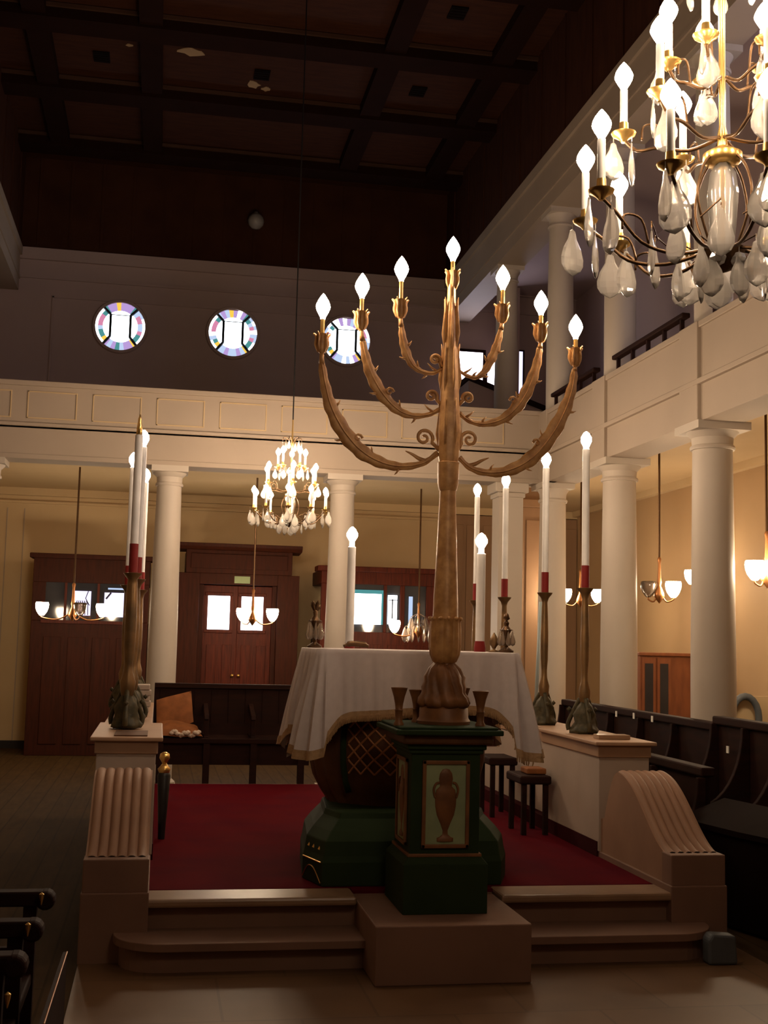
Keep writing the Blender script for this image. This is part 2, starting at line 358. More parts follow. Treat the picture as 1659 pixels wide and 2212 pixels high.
# far gallery front
b = MB(); b.box(XL, YG, ZS, XR + 0.02, YG + 0.30, ZM + 0.04); b.box(XL, YG, ZM, XR + 0.3, YG + 0.10, ZT + 0.02)
b.box(XL, YG - 0.035, ZM + 0.02, XR, YG, ZM + 0.055); b.box(XL, YG - 0.03, ZT - 0.03, XR, YG, ZT + 0.02)
b.box(XL, YG - 0.02, ZS, XR, YG, ZS + 0.05)
struct(b.build('wall_far_gallery_front', M['cream'], bevel=0.005))
gf = MB()
for i in range(9):
    x0 = XL + 0.1 + i * 0.62; x1 = x0 + 0.46
    for (a, c_, d_, e_) in ((x0, ZM + 0.10, x1, ZM + 0.11), (x0, ZT - 0.09, x1, ZT - 0.08), (x0, ZM + 0.10, x0 + 0.01, ZT - 0.08), (x1, ZM + 0.10, x1 + 0.01, ZT - 0.08)):
        gf.box(a, YG - 0.009, c_, d_, YG + 0.001, e_)
struct(gf.build('trim_2', M['cream_y']))
# inner cornice under the far gallery
b = MB(); b.box(AL, YB - 0.10, ZC - 0.10, AR, YB - 0.02, ZC); b.box(AL, YB - 0.06, ZC - 0.20, AR, YB - 0.02, ZC - 0.17); struct(b.build('trim_3', M['cream_y']))
b = MB(); b.box(AR - 0.08, YF, ZC - 0.08, AR, YB - 0.12, ZC); struct(b.build('trim_4', M['cream_y']))
b = MB(); b.box(AL, YB - 0.05, 0, -1.62, YB - 0.02, 0.10); struct(b.build('baseboard_back', M['black']))
b = MB(); b.box(3.92, YB - 0.10, 0, AR - 0.005, YB - 0.025, ZC - 0.11)  # panelled sheet added over the end wall; its brown stands for shadow
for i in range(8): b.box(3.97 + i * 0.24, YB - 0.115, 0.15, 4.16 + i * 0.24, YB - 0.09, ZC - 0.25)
struct(b.build('wall_back_shade_panels', M['ochre'], bevel=0.004)).name = 'wall_back.003'
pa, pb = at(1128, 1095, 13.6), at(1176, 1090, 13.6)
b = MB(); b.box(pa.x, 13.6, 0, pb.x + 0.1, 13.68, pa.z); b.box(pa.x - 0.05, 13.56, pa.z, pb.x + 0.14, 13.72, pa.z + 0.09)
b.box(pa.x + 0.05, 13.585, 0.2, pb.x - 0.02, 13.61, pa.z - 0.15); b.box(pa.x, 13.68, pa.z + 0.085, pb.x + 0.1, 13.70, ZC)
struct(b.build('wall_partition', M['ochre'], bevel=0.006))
# vertical boards on the far wall at left
b = MB()
for i in range(9): b.box(-3.6 + i * 0.22, YB - 0.03, 0.1, -3.588 + i * 0.22, YB - 0.018, 3.15)
struct(b.build('trim_5', M['cream']))

# ------------------------------------------------------------------ columns
def make_column(x, y, z0, z1, rb, rt, label, group, ab=0.42):
    t = thing('column', label, 'column', (x, y, z0), group)
    h = z1 - z0
    b = MB(); b.lathe([(rb, z0), (rb, z0 + h * 0.33), (rb * 0.97 + rt * 0.03, z0 + h * 0.45), (rt, z1 - 0.19), (rt, z1 - 0.16)], (x, y, 0), 32)
    b.build('shaft', M['column'], t, smooth=40)
    b = MB(); b.lathe([(rt * 1.10, z1 - 0.19), (rt * 1.14, z1 - 0.175), (rt * 1.10, z1 - 0.16), (rt * 1.02, z1 - 0.155), (rt * 1.05, z1 - 0.10), (ab * 0.44, z1 - 0.07), (ab * 0.47, z1 - 0.05)], (x, y, 0), 32)
    b.box(x - ab / 2, y - ab / 2, z1 - 0.055, x + ab / 2, y + ab / 2, z1 + 0.004)
    b.build('capital', M['column'], t, smooth=35)
    b = MB(); b.box(x - ab / 2, y - ab / 2, z0, x + ab / 2, y + ab / 2, z0 + 0.06); b.lathe([(rb * 1.2, z0 + 0.06), (rb * 1.22, z0 + 0.09), (rb, z0 + 0.12)], (x, y, 0), 32)
    b.build('base', M['column'], t, smooth=35)
    return t
CG, CU = 'columns carrying the galleries', 'columns on the upper galleries'
make_column(4.04, 8.45, 0, ZS, 0.165, 0.148, 'thickest looking white column in view at right, left of the edge pendant', CG)
make_column(4.04, 10.34, 0, ZS, 0.165, 0.148, 'thick white column standing second from the right edge', CG)
make_column(4.00, 12.12, 0, ZS, 0.150, 0.135, 'white column behind the second tall candlestick on the right', CG, 0.36)
make_column(0.035, YG + 0.16, 0, ZS + 0.001, 0.143, 0.122, 'white column between the two wooden porches at left', CG, 0.36)
make_column(1.79, YG + 0.16, 0, ZS + 0.001, 0.143, 0.122, 'white column directly behind the cloth covered reading desk', CG, 0.36)
make_column(-1.72, YG + 0.16, 0, ZS + 0.001, 0.143, 0.122, 'white column at the left edge under the far gallery', CG, 0.36)
make_column(4.04, 6.55, 0, ZS, 0.165, 0.148, 'white column of the right aisle nearest the camera', CG)
for y in (4.6, 6.6): make_column(-2.26, y, 0, ZS, 0.165, 0.148, 'white column of the left aisle', CG)
t = thing('square_pillar', 'square white pillar at the inner corner of the two galleries', 'pillar', (3.55, YG + 0.16, 0))
b = MB(); b.box(3.42, YG + 0.03, 0, 3.68, YG + 0.29, ZS - 0.13); b.build('shaft', M['column'], t)
b = MB(); b.box(3.40, YG + 0.01, ZS - 0.15, 3.70, YG + 0.31, ZS - 0.10); b.box(3.37, YG - 0.015, ZS - 0.10, 3.73, YG + 0.335, ZS + 0.002); b.build('capital', M['column'], t, bevel=0.01)
for y, lab in ((8.42, 'upper gallery column behind the big chandelier'), (10.34, 'upper gallery column beside the longer stretch of dark handrail'), (12.05, 'upper gallery column right of the candelabrum arms'), (14.1, 'farthest upper gallery column, nearest the daylit window'), (6.6, 'upper gallery column nearest the camera on the right')):
    make_column(4.04, y, ZM + 0.01 if y > 12.3 else ZM + 0.01, ZE0 + 0.002, 0.145, 0.125, lab, CU, 0.34)
make_column(-2.26, 12.05, ZM, ZE0, 0.145, 0.125, 'upper gallery column at the left edge', CU, 0.34)
# upper partition pier and daylight
b = MB(); b.box(4.72, 16.3, ZC + 0.1, 4.86, YB, ZE1 - 0.1); struct(b.build('wall_gallery_partition', M['upper']))

# handrails on the right gallery
def rail(y0, y1, lab, n):
    t = thing('handrail', lab, 'handrail', (XR + 0.05, (y0 + y1) / 2, ZT), 'dark wooden handrails on the right gallery front')
    b = MB(); b.box(XR + 0.015, y0, ZT + 0.125, XR + 0.085, y1, ZT + 0.165); b.build('rail', M['darkwood'], t, bevel=0.01)
    for i in range(n):
        y = y0 + 0.08 + (y1 - y0 - 0.16) * i / (n - 1)
        b = MB(); b.box(XR + 0.035, y - 0.014, ZT - 0.005, XR + 0.065, y + 0.014, ZT + 0.13); b.build('baluster', M['darkwood'], t)
rail(8.62, 10.12, 'longer stretch of dark handrail between upper columns', 5)
rail(10.58, 11.85, 'shorter dark handrail stretch behind outer right candelabrum bulb', 4)
rail(6.8, 8.20, 'dark handrail stretch below the big chandelier', 4)
t = thing('handrail', 'small dark rail end at the left edge, on the left gallery', 'handrail', (XL, 12, ZT))
b = MB(); b.box(XL - 0.09, 10.2, ZT + 0.11, XL - 0.02, 11.9, ZT + 0.15); b.build('rail', M['darkwood'], t, bevel=0.01)
for y in (10.3, 11.0, 11.8): b = MB(); b.box(XL - 0.07, y, ZT - 0.005, XL - 0.04, y + 0.03, ZT + 0.12); b.build('baluster', M['darkwood'], t)
# raised dark stand in the gallery corner
b = MB(); b.prism([(3.95, ZC + 0.125), (5.2, ZC + 0.125), (5.2, 4.62), (3.95, 5.03)], 'y', 15.6, 16.2)
b.mi = 1; b.prism([(3.93, 5.03), (5.22, 4.60), (5.22, 4.67), (3.93, 5.10)], 'y', 15.56, 16.24)
tag(b.build('gallery_stand', [M['upper'], M['darkwood']]), 'sloping parapet with dark rail below the square gallery window', 'parapet')

# ------------------------------------------------------------------ round stained glass windows
def round_window(idx, x, z, r, seed):
    rnd = random.Random(seed)
    t = sthing('window_%d' % idx, (x, YB, z)); y = YB - 0.012
    b = MB(); b.T = Matrix.Translation((x, y, z)) @ Matrix.Rotation(R(90), 4, 'X')
    b.lathe([(r, -0.01), (r, 0.03), (r + 0.035, 0.03), (r + 0.045, 0.0), (r + 0.045, -0.01), (r, -0.01)], (0, 0, 0), 48); b.build('frame', M['upper'], t, smooth=30)
    cols = [M['day'], M['g_purple'], M['g_teal'], M['g_yellow'], M['g_pink'], M['g_blue']]
    b = MB(); n = 32
    def pt(a, q, dy=0): return (x + math.cos(a) * q, y + dy, z + math.sin(a) * q)
    b.mi = 0; ring = [pt(2 * PI * i / n, r * 0.74) for i in range(n)]
    b._a(ring, [tuple(range(n))])
    seq = {0: 5, 1: 4, 2: 4, 3: 2, 4: 2, 5: 1, 6: 1, 7: 1, 8: 3, 9: 1, 10: 1, 11: 2, 12: 2, 13: 4, 14: 4, 15: 4, 16: 5, 17: 2, 18: 2, 19: 3, 20: 1, 21: 5, 22: 1, 23: 2, 24: 5, 25: 1, 26: 1, 27: 3, 28: 2, 29: 2, 30: 4, 31: 5}
    for i in range(n):
        a0 = 2 * PI * i / n; a1 = 2 * PI * (i + 1) / n
        side = min(abs(math.cos((a0 + a1) / 2)), 1) > 0.72
        b.mi = seq[i] if rnd.random() > (0.05 if idx == 1 else 0.25 if idx == 2 else 0.5) else rnd.choice([0, 5])
        ro, ri = (r * 0.90, r * 0.70) if side else (r * 1.0, r * 0.66)
        b._a([pt(a0, ri, -0.001), pt(a1, ri, -0.001), pt(a1, ro, -0.001), pt(a0, ro, -0.001)], [(0, 1, 2, 3)])
        if side: b.mi = 0 if rnd.random() > 0.3 else 5; b._a([pt(a0, ro), pt(a1, ro), pt(a1, r), pt(a0, r)], [(0, 1, 2, 3)])
    b.build('stained_pane', cols, t)
    # leading: two uprights, four diagonals, a cross line
    b = MB(); w_ = r * 0.40
    hw = r * 0.050
    for sx in (-1, 1):
        b.box(x + sx * w_ - hw, y - 0.012, z - r * 0.45, x + sx * w_ + hw, y - 0.002, z + r * 0.5)
        b.tube([(x + sx * w_, y - 0.007, z + r * 0.48), (x + sx * r * 0.66, y - 0.007, z + r * 0.74)], r * 0.058, 6)
        b.tube([(x + sx * w_, y - 0.007, z - r * 0.43), (x + sx * r * 0.66, y - 0.007, z - r * 0.74)], r * 0.058, 6)
    b.box(x - w_, y - 0.010, z + r * 0.46, x + w_, y - 0.002, z + r * 0.49)
    b.build('leading', M['lead'], t)
for i, (px, py) in enumerate(((260, 706), (503, 720), (748, 737))):
    p = at(px, py, YB); round_window(i + 1, p.x, p.z, 0.335, i + 3)
# gallery windows
def rect_window(idx, x0, z0, x1, z1, y, cols=1, rows=1, m='day', fr=0.04):
    t = sthing('window_%d' % idx, ((x0 + x1) / 2, y, z0))
    b = MB(); b.box(x0, y - 0.008, z0, x1, y - 0.002, z1); b.build('pane', M[m], t)
    b = MB()
    for (a, c_, d_, e_) in ((x0 - fr, z0 - fr, x1 + fr, z0), (x0 - fr, z1, x1 + fr, z1 + fr), (x0 - fr, z0, x0, z1), (x1, z0, x1 + fr, z1)): b.box(a, y - 0.03, c_, d_, y + 0.001, e_)
    for i in range(1, cols): q = x0 + (x1 - x0) * i / cols; b.box(q - 0.012, y - 0.02, z0, q + 0.012, y - 0.001, z1)
    for i in range(1, rows): q = z0 + (z1 - z0) * i / rows; b.box(x0, y - 0.02, q - 0.012, x1, y - 0.001, q + 0.012)
    b.build('frame', M['darkwood'], t); return t
rect_window(4, 4.02, 4.85, 4.43, 5.69, YB, 1, 2, 'dayg')
rect_window(5, 4.50, 4.80, 4.66, 5.60, YB, 1, 1, 'dayg')
for i, yw in enumerate((2.2, 4.6, 7.0)):   # windows of the gallery's outer wall
    t = sthing('window_%d' % (7 + i), (AR, yw, 4.6)); x = AR - 0.02
    b = MB(); b.box(x - 0.012, yw - 0.4, 4.6, x - 0.004, yw + 0.4, 5.8); b.build('pane', M['dayg'], t)
    b = MB()
    for q in (yw - 0.44, yw - 0.015, yw + 0.40): b.box(x - 0.05, q, 4.56, x + 0.001, q + 0.04, 5.84)
    for q in (4.56, 5.2, 5.8): b.box(x - 0.05, yw - 0.44, q, x + 0.001, yw + 0.44, q + 0.04)
    b.build('frame', M['darkwood'], t)
rect_window(6, 4.95, 4.9, 5.03, 5.75, YB, 1, 1, 'dayl', 0.02)

# ------------------------------------------------------------------ wooden porches with doors
YP = 15.7
def panel_set(b, x0, z0, x1, z1, y, n):
    w_ = (x1 - x0) / n
    for i in range(n):
        a = x0 + i * w_ + 0.04; c_ = x0 + (i + 1) * w_ - 0.04
        b.box(a, y - 0.012, z0 + 0.04, c_, y + 0.002, z1 - 0.04)
# left porch
t = sthing('door_1', (-0.85, YP, 0)); x0, x1 = -1.58, -0.15
b = MB(); b.box(x0, YP, 0, x1, YB - 0.03, 1.66); b.box(x0, YP, 2.14, x1, YB - 0.03, 2.46)
for q in (x0, x1 - 0.16): b.box(q, YP, 1.66, q + 0.16, YP + 0.06, 2.14)
panel_set(b, x0 + 0.12, 0.1, x1 - 0.12, 1.5, YP, 4); b.build('porch_case', M['porch'], t, bevel=0.006)
b = MB(); b.box(x0 - 0.05, YP - 0.05, 2.44, x1 + 0.05, YP + 0.3, 2.50); b.build('cornice', M['porch'], t, bevel=0.01)
b = MB(); b.box(x0 + 0.16, YP + 0.02, 1.66, x1 - 0.16, YP + 0.03, 2.14); b.build('glazing', M['darkglass'], t)
b = MB()
for q in (-1.19, -0.79): b.box(q, YP - 0.005, 1.66, q + 0.03, YP + 0.02, 2.14)
b.box(x0 + 0.12, YP - 0.03, 1.63, x1 - 0.12, YP, 1.67); b.build('glazing_bar', M['porchred'], t)
b = MB(); b.box(-1.09, YP + 0.008, 1.735, -0.865, YP + 0.018, 2.04); b.mi = 1
for k in range(6): b.tube([(-1.07 + k * 0.035, YP + 0.004, 1.74), (-1.05 + k * 0.03, YP + 0.004, 1.84 + 0.02 * (k % 3)), (-1.03 + k * 0.022, YP + 0.004, 1.92)], 0.006, 5)
b.tube([(-0.90, YP + 0.004, 2.04), (-0.93, YP + 0.004, 1.95), (-0.88, YP + 0.004, 1.86)], 0.006, 5)
b.build('lit_pane', [M['dayl'], M['black']], t)
b = MB(); b.box(-0.70, YP + 0.008, 1.725, -0.46, YP + 0.018, 2.03); b.mi = 1
b.tube([(-0.62, YP + 0.004, 2.03), (-0.68, YP + 0.004, 1.95)], 0.012, 5)
b.build('lit_pane', [M['dayl'], M['black']], t)
b = MB(); b.box(-0.66, YP + 0.008, 2.07, -0.40, YP + 0.018, 2.09); b.build('lit_pane', M['g_blue'], t)
# middle porch
t = sthing('door_2', (1.0, YP, 0)); x0, x1 = 0.20, 1.76
b = MB()
for q0, q1 in ((x0, x0 + 0.28), (x1 - 0.28, x1)): b.box(q0, YP, 0, q1, YB - 0.03, 2.32)
b.box(x0 + 0.28, YP, 2.18, x1 - 0.28, YP + 0.3, 2.32); b.box(x0 + 0.10, YP - 0.01, 2.32, x1 - 0.10, YB - 0.03, 2.62)
b.box(x0 + 0.16, YP - 0.025, 2.38, x1 - 0.16, YP, 2.57)
b.box(x0 + 0.28, YP + 0.08, 0, x0 + 0.34, YP + 0.3, 2.18); b.box(x1 - 0.34, YP + 0.08, 0, x1 - 0.28, YP + 0.3, 2.18)
b.build('porch_case', M['porch'], t, bevel=0.006)
b = MB(); b.prism([(YP - 0.11, 2.70), (YP - 0.10, 2.66), (YP - 0.05, 2.62), (YP + 0.3, 2.60), (YP + 0.3, 2.70)], 'x', x0 - 0.02, x1 + 0.02); b.build('cornice', M['porch'], t, bevel=0.008)
for lx0, lx1, p0, p1 in ((0.54, 0.98, 0.60, 0.88), (0.98, 1.42, 1.03, 1.31)):
    leaf = MB(); y = YP + 0.12
    leaf.box(lx0, y, 0.02, lx1, y + 0.05, 2.17); panel_set(leaf, lx0 + 0.02, 0.15, lx1 - 0.02, 1.45, y, 2)
    leaf.box(p0 - 0.04, y - 0.02, 1.56, p1 + 0.04, y, 1.60); leaf.box(p0 - 0.04, y - 0.02, 2.04, p1 + 0.04, y, 2.08)
    lo = leaf.build('door_leaf', M['porchred'], t, bevel=0.005)
    b = MB(); b.box(p0, y - 0.012, 1.605, p1, y + 0.002, 2.035); b.build('pane', M['day'], lo)
    hb = MB(); hx = lx1 - 0.04 if lx0 < 0.7 else lx0 + 0.04
    hb.lathe([(0, 0), (0.018, 0.005), (0.022, 0.02), (0.016, 0.035), (0, 0.04)], (hx, y, 1.02), 12, axis=Vector((0, -1, 0))); hb.build('handle', M['goldbr'], lo, smooth=True)
b = MB(); b.box(0.92, YP - 0.012, 2.20, 1.12, YP, 2.29); b.build('exit_sign', M['greensign'], t)
# right porch
t = sthing('door_3', (2.9, YP, 0)); x0, x1 = 2.05, 3.75
b = MB(); b.box(x0, YP, 0, x1, YB - 0.03, 1.62); b.box(x0, YP, 2.24, x1, YB - 0.03, 2.42)
for q0, q1 in ((x0, x0 + 0.35), (2.86 + 0.02, 2.92), (3.10, 3.16), (x1 - 0.3, x1)): b.box(q0, YP, 1.62, q1, YP + 0.06, 2.24)
panel_set(b, x0 + 0.12, 0.1, x1 - 0.12, 1.5, YP, 4); b.build('porch_case', M['porchred'], t, bevel=0.006)
b = MB(); b.box(x0 - 0.06, YP - 0.06, 2.40, x1 + 0.05, YP + 0.3, 2.47); b.build('cornice', M['porchred'], t, bevel=0.01)
b = MB(); b.box(x0 + 0.35, YP + 0.04, 1.62, x1 - 0.3, YP + 0.05, 2.24); b.build('glazing', M['darkglass'], t)
b = MB(); b.box(2.47, YP + 0.01, 1.72, 2.85, YP + 0.03, 2.12); b.mi = 1; b.box(2.47, YP + 0.012, 2.12, 2.875, YP + 0.03, 2.17); b.box(2.85, YP + 0.012, 1.72, 2.875, YP + 0.03, 2.12); b.build('lit_pane', [M['day'], M['g_teal']], t)
b = MB(); b.box(2.94, YP + 0.01, 1.73, 3.06, YP + 0.03, 2.11); b.build('lit_pane', M['day'], t)
b = MB(); b.box(2.99, YP, 1.80, 3.005, YP + 0.01, 2.06); b.box(2.94, YP, 2.04, 3.06, YP + 0.01, 2.05); b.build('glazing_bar', M['black'], t)
b = MB(); b.box(3.22, YP + 0.01, 1.75, 3.27, YP + 0.03, 2.1); b.build('lit_pane', M['g_blue'], t)

# ------------------------------------------------------------------ bimah platform
XI0, XI1 = 0.0, 2.58
t = thing('platform', 'raised stone platform floor between two low walls', 'platform', (1.29, 8, 0))
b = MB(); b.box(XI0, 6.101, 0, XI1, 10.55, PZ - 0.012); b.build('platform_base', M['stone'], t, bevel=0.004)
t = thing('front_steps', 'two wide shallow stone steps with rounded ends before the platform', 'steps', (1.29, 5.8, 0))
b = MB(); b.box(XI0 - 0.02, 5.87, PZ - 0.035, 0.983, 6.10, PZ + 0.004); b.build('nosing', M['stonehi'], t, bevel=0.012, label='pale nosing of the top step, left half')
b = MB(); b.box(1.697, 5.87, PZ - 0.035, XI1 + 0.02, 6.10, PZ + 0.004); b.build('nosing', M['stonehi'], t, bevel=0.012)
b = MB()
def round_step(x0, x1, yf, yb, r, z0, z1, lft, rgt):
    pl = [(x0, yb)]
    if lft: pl += [(x0 + r - r * math.cos(a), yf + r - r * math.sin(a)) for a in [PI / 2 * k / 8 for k in range(9)]]
    else: pl += [(x0, yf)]
    if rgt: pl += [(x1 - r + r * math.sin(a), yf + r - r * math.cos(a)) for a in [PI / 2 * k / 8 for k in range(9)]]
    else: pl += [(x1, yf)]
    pl += [(x1, yb)]
    bb = MB(); bb.prism(pl, 'z', z0, z1); return bb
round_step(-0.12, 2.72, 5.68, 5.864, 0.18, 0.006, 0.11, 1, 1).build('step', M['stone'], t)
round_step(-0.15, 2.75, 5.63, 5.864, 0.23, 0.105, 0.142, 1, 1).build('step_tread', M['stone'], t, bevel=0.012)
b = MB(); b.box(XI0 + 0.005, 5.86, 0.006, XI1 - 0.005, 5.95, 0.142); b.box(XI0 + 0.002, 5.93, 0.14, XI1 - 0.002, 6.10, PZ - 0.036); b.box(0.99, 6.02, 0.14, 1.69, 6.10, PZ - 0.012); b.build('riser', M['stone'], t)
# plinth of the candelabrum
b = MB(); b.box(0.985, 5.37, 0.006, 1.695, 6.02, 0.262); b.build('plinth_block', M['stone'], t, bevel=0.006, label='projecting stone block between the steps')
b = MB(); b.prism([(XI0, 6.101), (0.984, 6.101), (0.984, 6.03), (1.696, 6.03), (1.696, 6.101), (XI1, 6.101), (XI1, 10.40), (XI0, 10.40)], 'z', PZ - 0.011, PZ + 0.004); tag(b.build('carpet', M['carpet']), 'red carpet covering the raised platform floor', 'carpet')

def side_wall(name, X0, X1, inner, lab):
    # X0<X1 ; inner = x of the face towards the platform
    t = thing('side_wall', lab, 'low wall', ((X0 + X1) / 2, 8, 0), 'low walls flanking the platform')
    xc = (X0 + X1) / 2
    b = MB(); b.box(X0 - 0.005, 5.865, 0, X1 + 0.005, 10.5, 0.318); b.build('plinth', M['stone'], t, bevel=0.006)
    # console: scroll profile extruded with fluted top
    b = MB()
    prof = []
    N = 22
    for i in range(N + 1):
        s_ = i / N
        y = 5.93 + s_ * (6.62 - 5.93)
        z = 0.475 + 0.335 * (0.5 - 0.5 * math.cos(PI * min(1, s_ * 1.02) ** 0.9)) + 0.0
        prof.append((y, z))
    for k in range(1, 8):
        a = k / 7; prof.append((6.62 + 0.20 * a, 0.81 - 0.28 * a ** 1.8))
    nf = 6; nx = nf * 6
    rows = []
    for (y, z) in prof:
        row = []
        for j in range(nx + 1):
            u = j / nx; x = X0 + 0.012 + (X1 - X0 - 0.024) * u
            fl = 0.020 * (abs(math.sin(PI * u * nf)) ** 0.6) if 0.001 < u < 0.999 else 0.0
            k2 = min(1, (y - 5.93) / 0.05) if y < 6.2 else 1
            row.append((x, y - fl * 0.7 * max(k2, 0.4) + 0.014, z + fl * 0.6 - 0.012))
        rows.append(row)
    b.grid(rows); b.build('fluted_scroll', M['stonew'], t, smooth=60)
    b = MB(); pl = [(5.93, 0.315)] + [(p[0] + 0.008, p[1] - 0.014) for p in prof] + [(6.90, 0.50), (6.90, 0.315)]
    b.prism(pl, 'x', X0 + 0.004, X1 - 0.004); b.build('console_body', M['stonew'], t)
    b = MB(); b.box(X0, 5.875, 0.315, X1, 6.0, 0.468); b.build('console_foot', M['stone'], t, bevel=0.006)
    # pier and its moulded cap
    b = MB(); b.box(X0 - 0.01, 6.88, 0.315, X1 + 0.01, 7.95, 0.86); b.build('pier', M['whitewall'], t, bevel=0.004, label='white pier')
    b = MB(); b.box(X0 - 0.02, 6.87, 0.855, X1 + 0.02, 7.96, 0.925); b.build('cap_band', M['band'], t, bevel=0.006)
    b = MB(); b.box(X0 - 0.045, 6.84, 0.925, X1 + 0.045, 7.99, 0.948); b.build('cap_slab', M['band'], t, bevel=0.006)
    b = MB(); s_ = 1 if inner == X1 else -1
    w0, w1 = (X0 + 0.0, X1 - 0.05) if s_ == 1 else (X0 + 0.05, X1)
    b.box(w0, 7.95, 0.315, w1, 10.45, 0.855)
    b.build('wall_panel', M['whitewall'], t)
    b = MB(); b.box(w0, 7.95, 0.845, w1 + 0.02 if s_ == 1 else w1, 10.46, 0.925); b.build('wall_band', M['band'], t, bevel=0.005)
    b = MB(); b.box(w0 - 0.02, 7.95, 0.925, w1 + 0.03, 10.48, 0.945); b.build('wall_cap', M['band'], t, bevel=0.005)
    b = MB()
    if s_ == 1: b.box(X1 - 0.06, 6.9, PZ, X1 + 0.016, 10.4, PZ + 0.09)
    else: b.box(X0 - 0.016, 6.9, PZ, X0 + 0.06, 10.4, PZ + 0.09)
    b.build('skirting', M['maroon'], t)
    return t
side_wall('side_wall', -0.30, 0.0, 0.0, 'low stone wall on the left with fluted scroll and white pier')
side_wall('side_wall', 2.58, 2.87, 2.58, 'low stone wall on the right with scroll curving down to the step')
b = MB(); b.box(-0.22, 6.9, 0.9485, -0.04, 7.25, 0.955); tag(b.build('brown_mat', M['tubwood']), 'flat brown mat inset on the left pier top', 'mat')
b = MB(); b.box(2.62, 7.02, 0.9485, 2.82, 7.12, 0.975); tag(b.build('prayer_book', M['stonehi'], bevel=0.004), 'thin pale book lying on the right pier top', 'book')
# white stacked blocks at the back of the left wall
for k in range(5):
    b = MB(); z = 0.946 + k * 0.040; j = (k % 2) * 0.01
    b.box(-0.155 + j, 9.1, z, -0.05 + j, 9.3, z + 0.038)
    lab = ['pale book at the bottom of the stack by the left candlesticks', 'second pale book from the bottom of the stack by the left candlesticks', 'middle pale book in the stack by the left candlesticks', 'pale book just under the top one by the left candlesticks', 'topmost pale book of the stack by the left candlesticks'][k]
    tag(b.build('book', M['whitewall'], bevel=0.006), lab, 'book', 'stacked pale books on the left wall')

# ------------------------------------------------------------------ electric candles on tall candlesticks
def candlestick(x, y, zb, ztop, lab, group, zd=1.868, lit=True, first=True, base=True, rc=0.026, zred=None, lean=0.0, broad=1.0):
    t = thing('candlestick', lab, 'candlestick', (x, y, zb), group)
    zr = zred or zd + 0.155
    if base:
        b = MB(); b.lathe([(0.085, zb), (0.09, zb + 0.02), (0.075, zb + 0.04), (0.062, zb + 0.07), (0.07, zb + 0.12), (0.05, zb + 0.17), (0.028, zb + 0.20)], (x, y, 0), 20,
                          mod=lambda a, z: 1 + 0.14 * math.sin(5 * a + z * 40) + 0.05 * math.sin(11 * a))
        b.build('base', M['verdigris'], t, smooth=True)
        for k in range(3):
            a = 2 * PI * k / 3 + 0.5; c_ = math.cos(a); s_ = math.sin(a); b = MB()
            b.tube(smoothpath([(x + c_ * 0.03, y + s_ * 0.03, zb + 0.22), (x + c_ * 0.07, y + s_ * 0.07, zb + 0.14), (x + c_ * 0.105, y + s_ * 0.105, zb + 0.06), (x + c_ * 0.10, y + s_ * 0.10, zb + 0.018)], 4), 0.015, 8)
            b.lathe([(0, -0.018), (0.018, 0), (0, 0.018)], (x + c_ * 0.10, y + s_ * 0.10, zb + 0.15), 8); b.build('scroll_foot', M['verdigris'], t, smooth=True)
        k_ = broad
        b = MB(); b.lathe([(0.022 * k_, zb + 0.15), (0.034 * k_, zb + 0.22), (0.038 * k_, zb + 0.27), (0.022 * k_, zb + 0.33), (0.020 * k_, zb + 0.38), (0.026 * k_, zb + 0.46), (0.028 * k_, zb + 0.60), (0.024 * k_ ** 1.5, zd - 0.16), (0.020 * k_ ** 2, zd - 0.06), (0.028, zd - 0.03), (0.052, zd), (0.055, zd + 0.008), (0.02, zd + 0.012)], (x, y, 0), 20)
        b.build('stem', M['brassold'], t, smooth=50)
    b = MB(); b.lathe([(rc * 1.02, zd), (rc * 1.02, zr), (rc * 0.9, zr)], (x, y, 0), 18); b.build('sleeve', M['red'], t, smooth=40)
    b = MB(); b.lathe([(rc * 0.92, zr - 0.01), (rc * 0.92, ztop - 0.09), (rc * 0.75, ztop - 0.085)], (x, y, 0), 18); b.build('candle_tube', M['candle'], t, smooth=40)
    if lit:
        b = MB(); b.lathe([(0, 0), (0.016, 0.003), (0.02, 0.015), (0.036, 0.05), (0.034, 0.075), (0.02, 0.1), (0.008, 0.112), (0, 0.115)], (x, y, ztop - 0.085), 14); b.build('bulb', M['bulbk'], t, smooth=True)
    else:
        b = MB(); b.lathe([(rc * 0.75, ztop - 0.09), (rc * 0.6, ztop - 0.03), (0.011, ztop), (0.012, ztop + 0.01), (0.004, ztop + 0.038), (0, ztop + 0.045)], (x, y, 0), 14); b.build('brass_tip', M['goldbr'], t, smooth=True, label='pointed brass tip without a bulb')
    return t
GR, GL = 'tall candlesticks along the right wall', 'tall candlesticks along the left wall'
candlestick(2.70, 7.50, 0.948, 2.875, 'nearest and tallest looking candlestick on the right pier', GR)
candlestick(2.70, 8.34, 0.945, 2.865, 'second candlestick from the front on the right wall', GR)
candlestick(2.70, 9.38, 0.945, 2.845, 'third candlestick on the right wall, behind the desk corner', GR)
candlestick(2.70, 10.28, 0.945, 2.875, 'farthest candlestick of the right row, mostly behind a thicker candle', GR)
p = at(303, 895, 7.45); candlestick(p.x, 7.45, 0.955, 2.80, 'nearest left candlestick whose candle has a pointed brass tip', GL, zd=1.865, lit=False, broad=1.25, zred=2.05)
p = at(311, 945, 8.3); candlestick(p.x, 8.3, 0.945, 2.86, 'left candlestick with the highest lit bulb', GL)
p = at(289, 985, 9.3); candlestick(p.x, 9.36, 0.945, 2.86, 'left candlestick with the bulb farthest left', GL)
p = at(316, 1025, 10.25); candlestick(p.x, 10.25, 0.945, 2.86, 'left candlestick with the lowest lit bulb', GL)

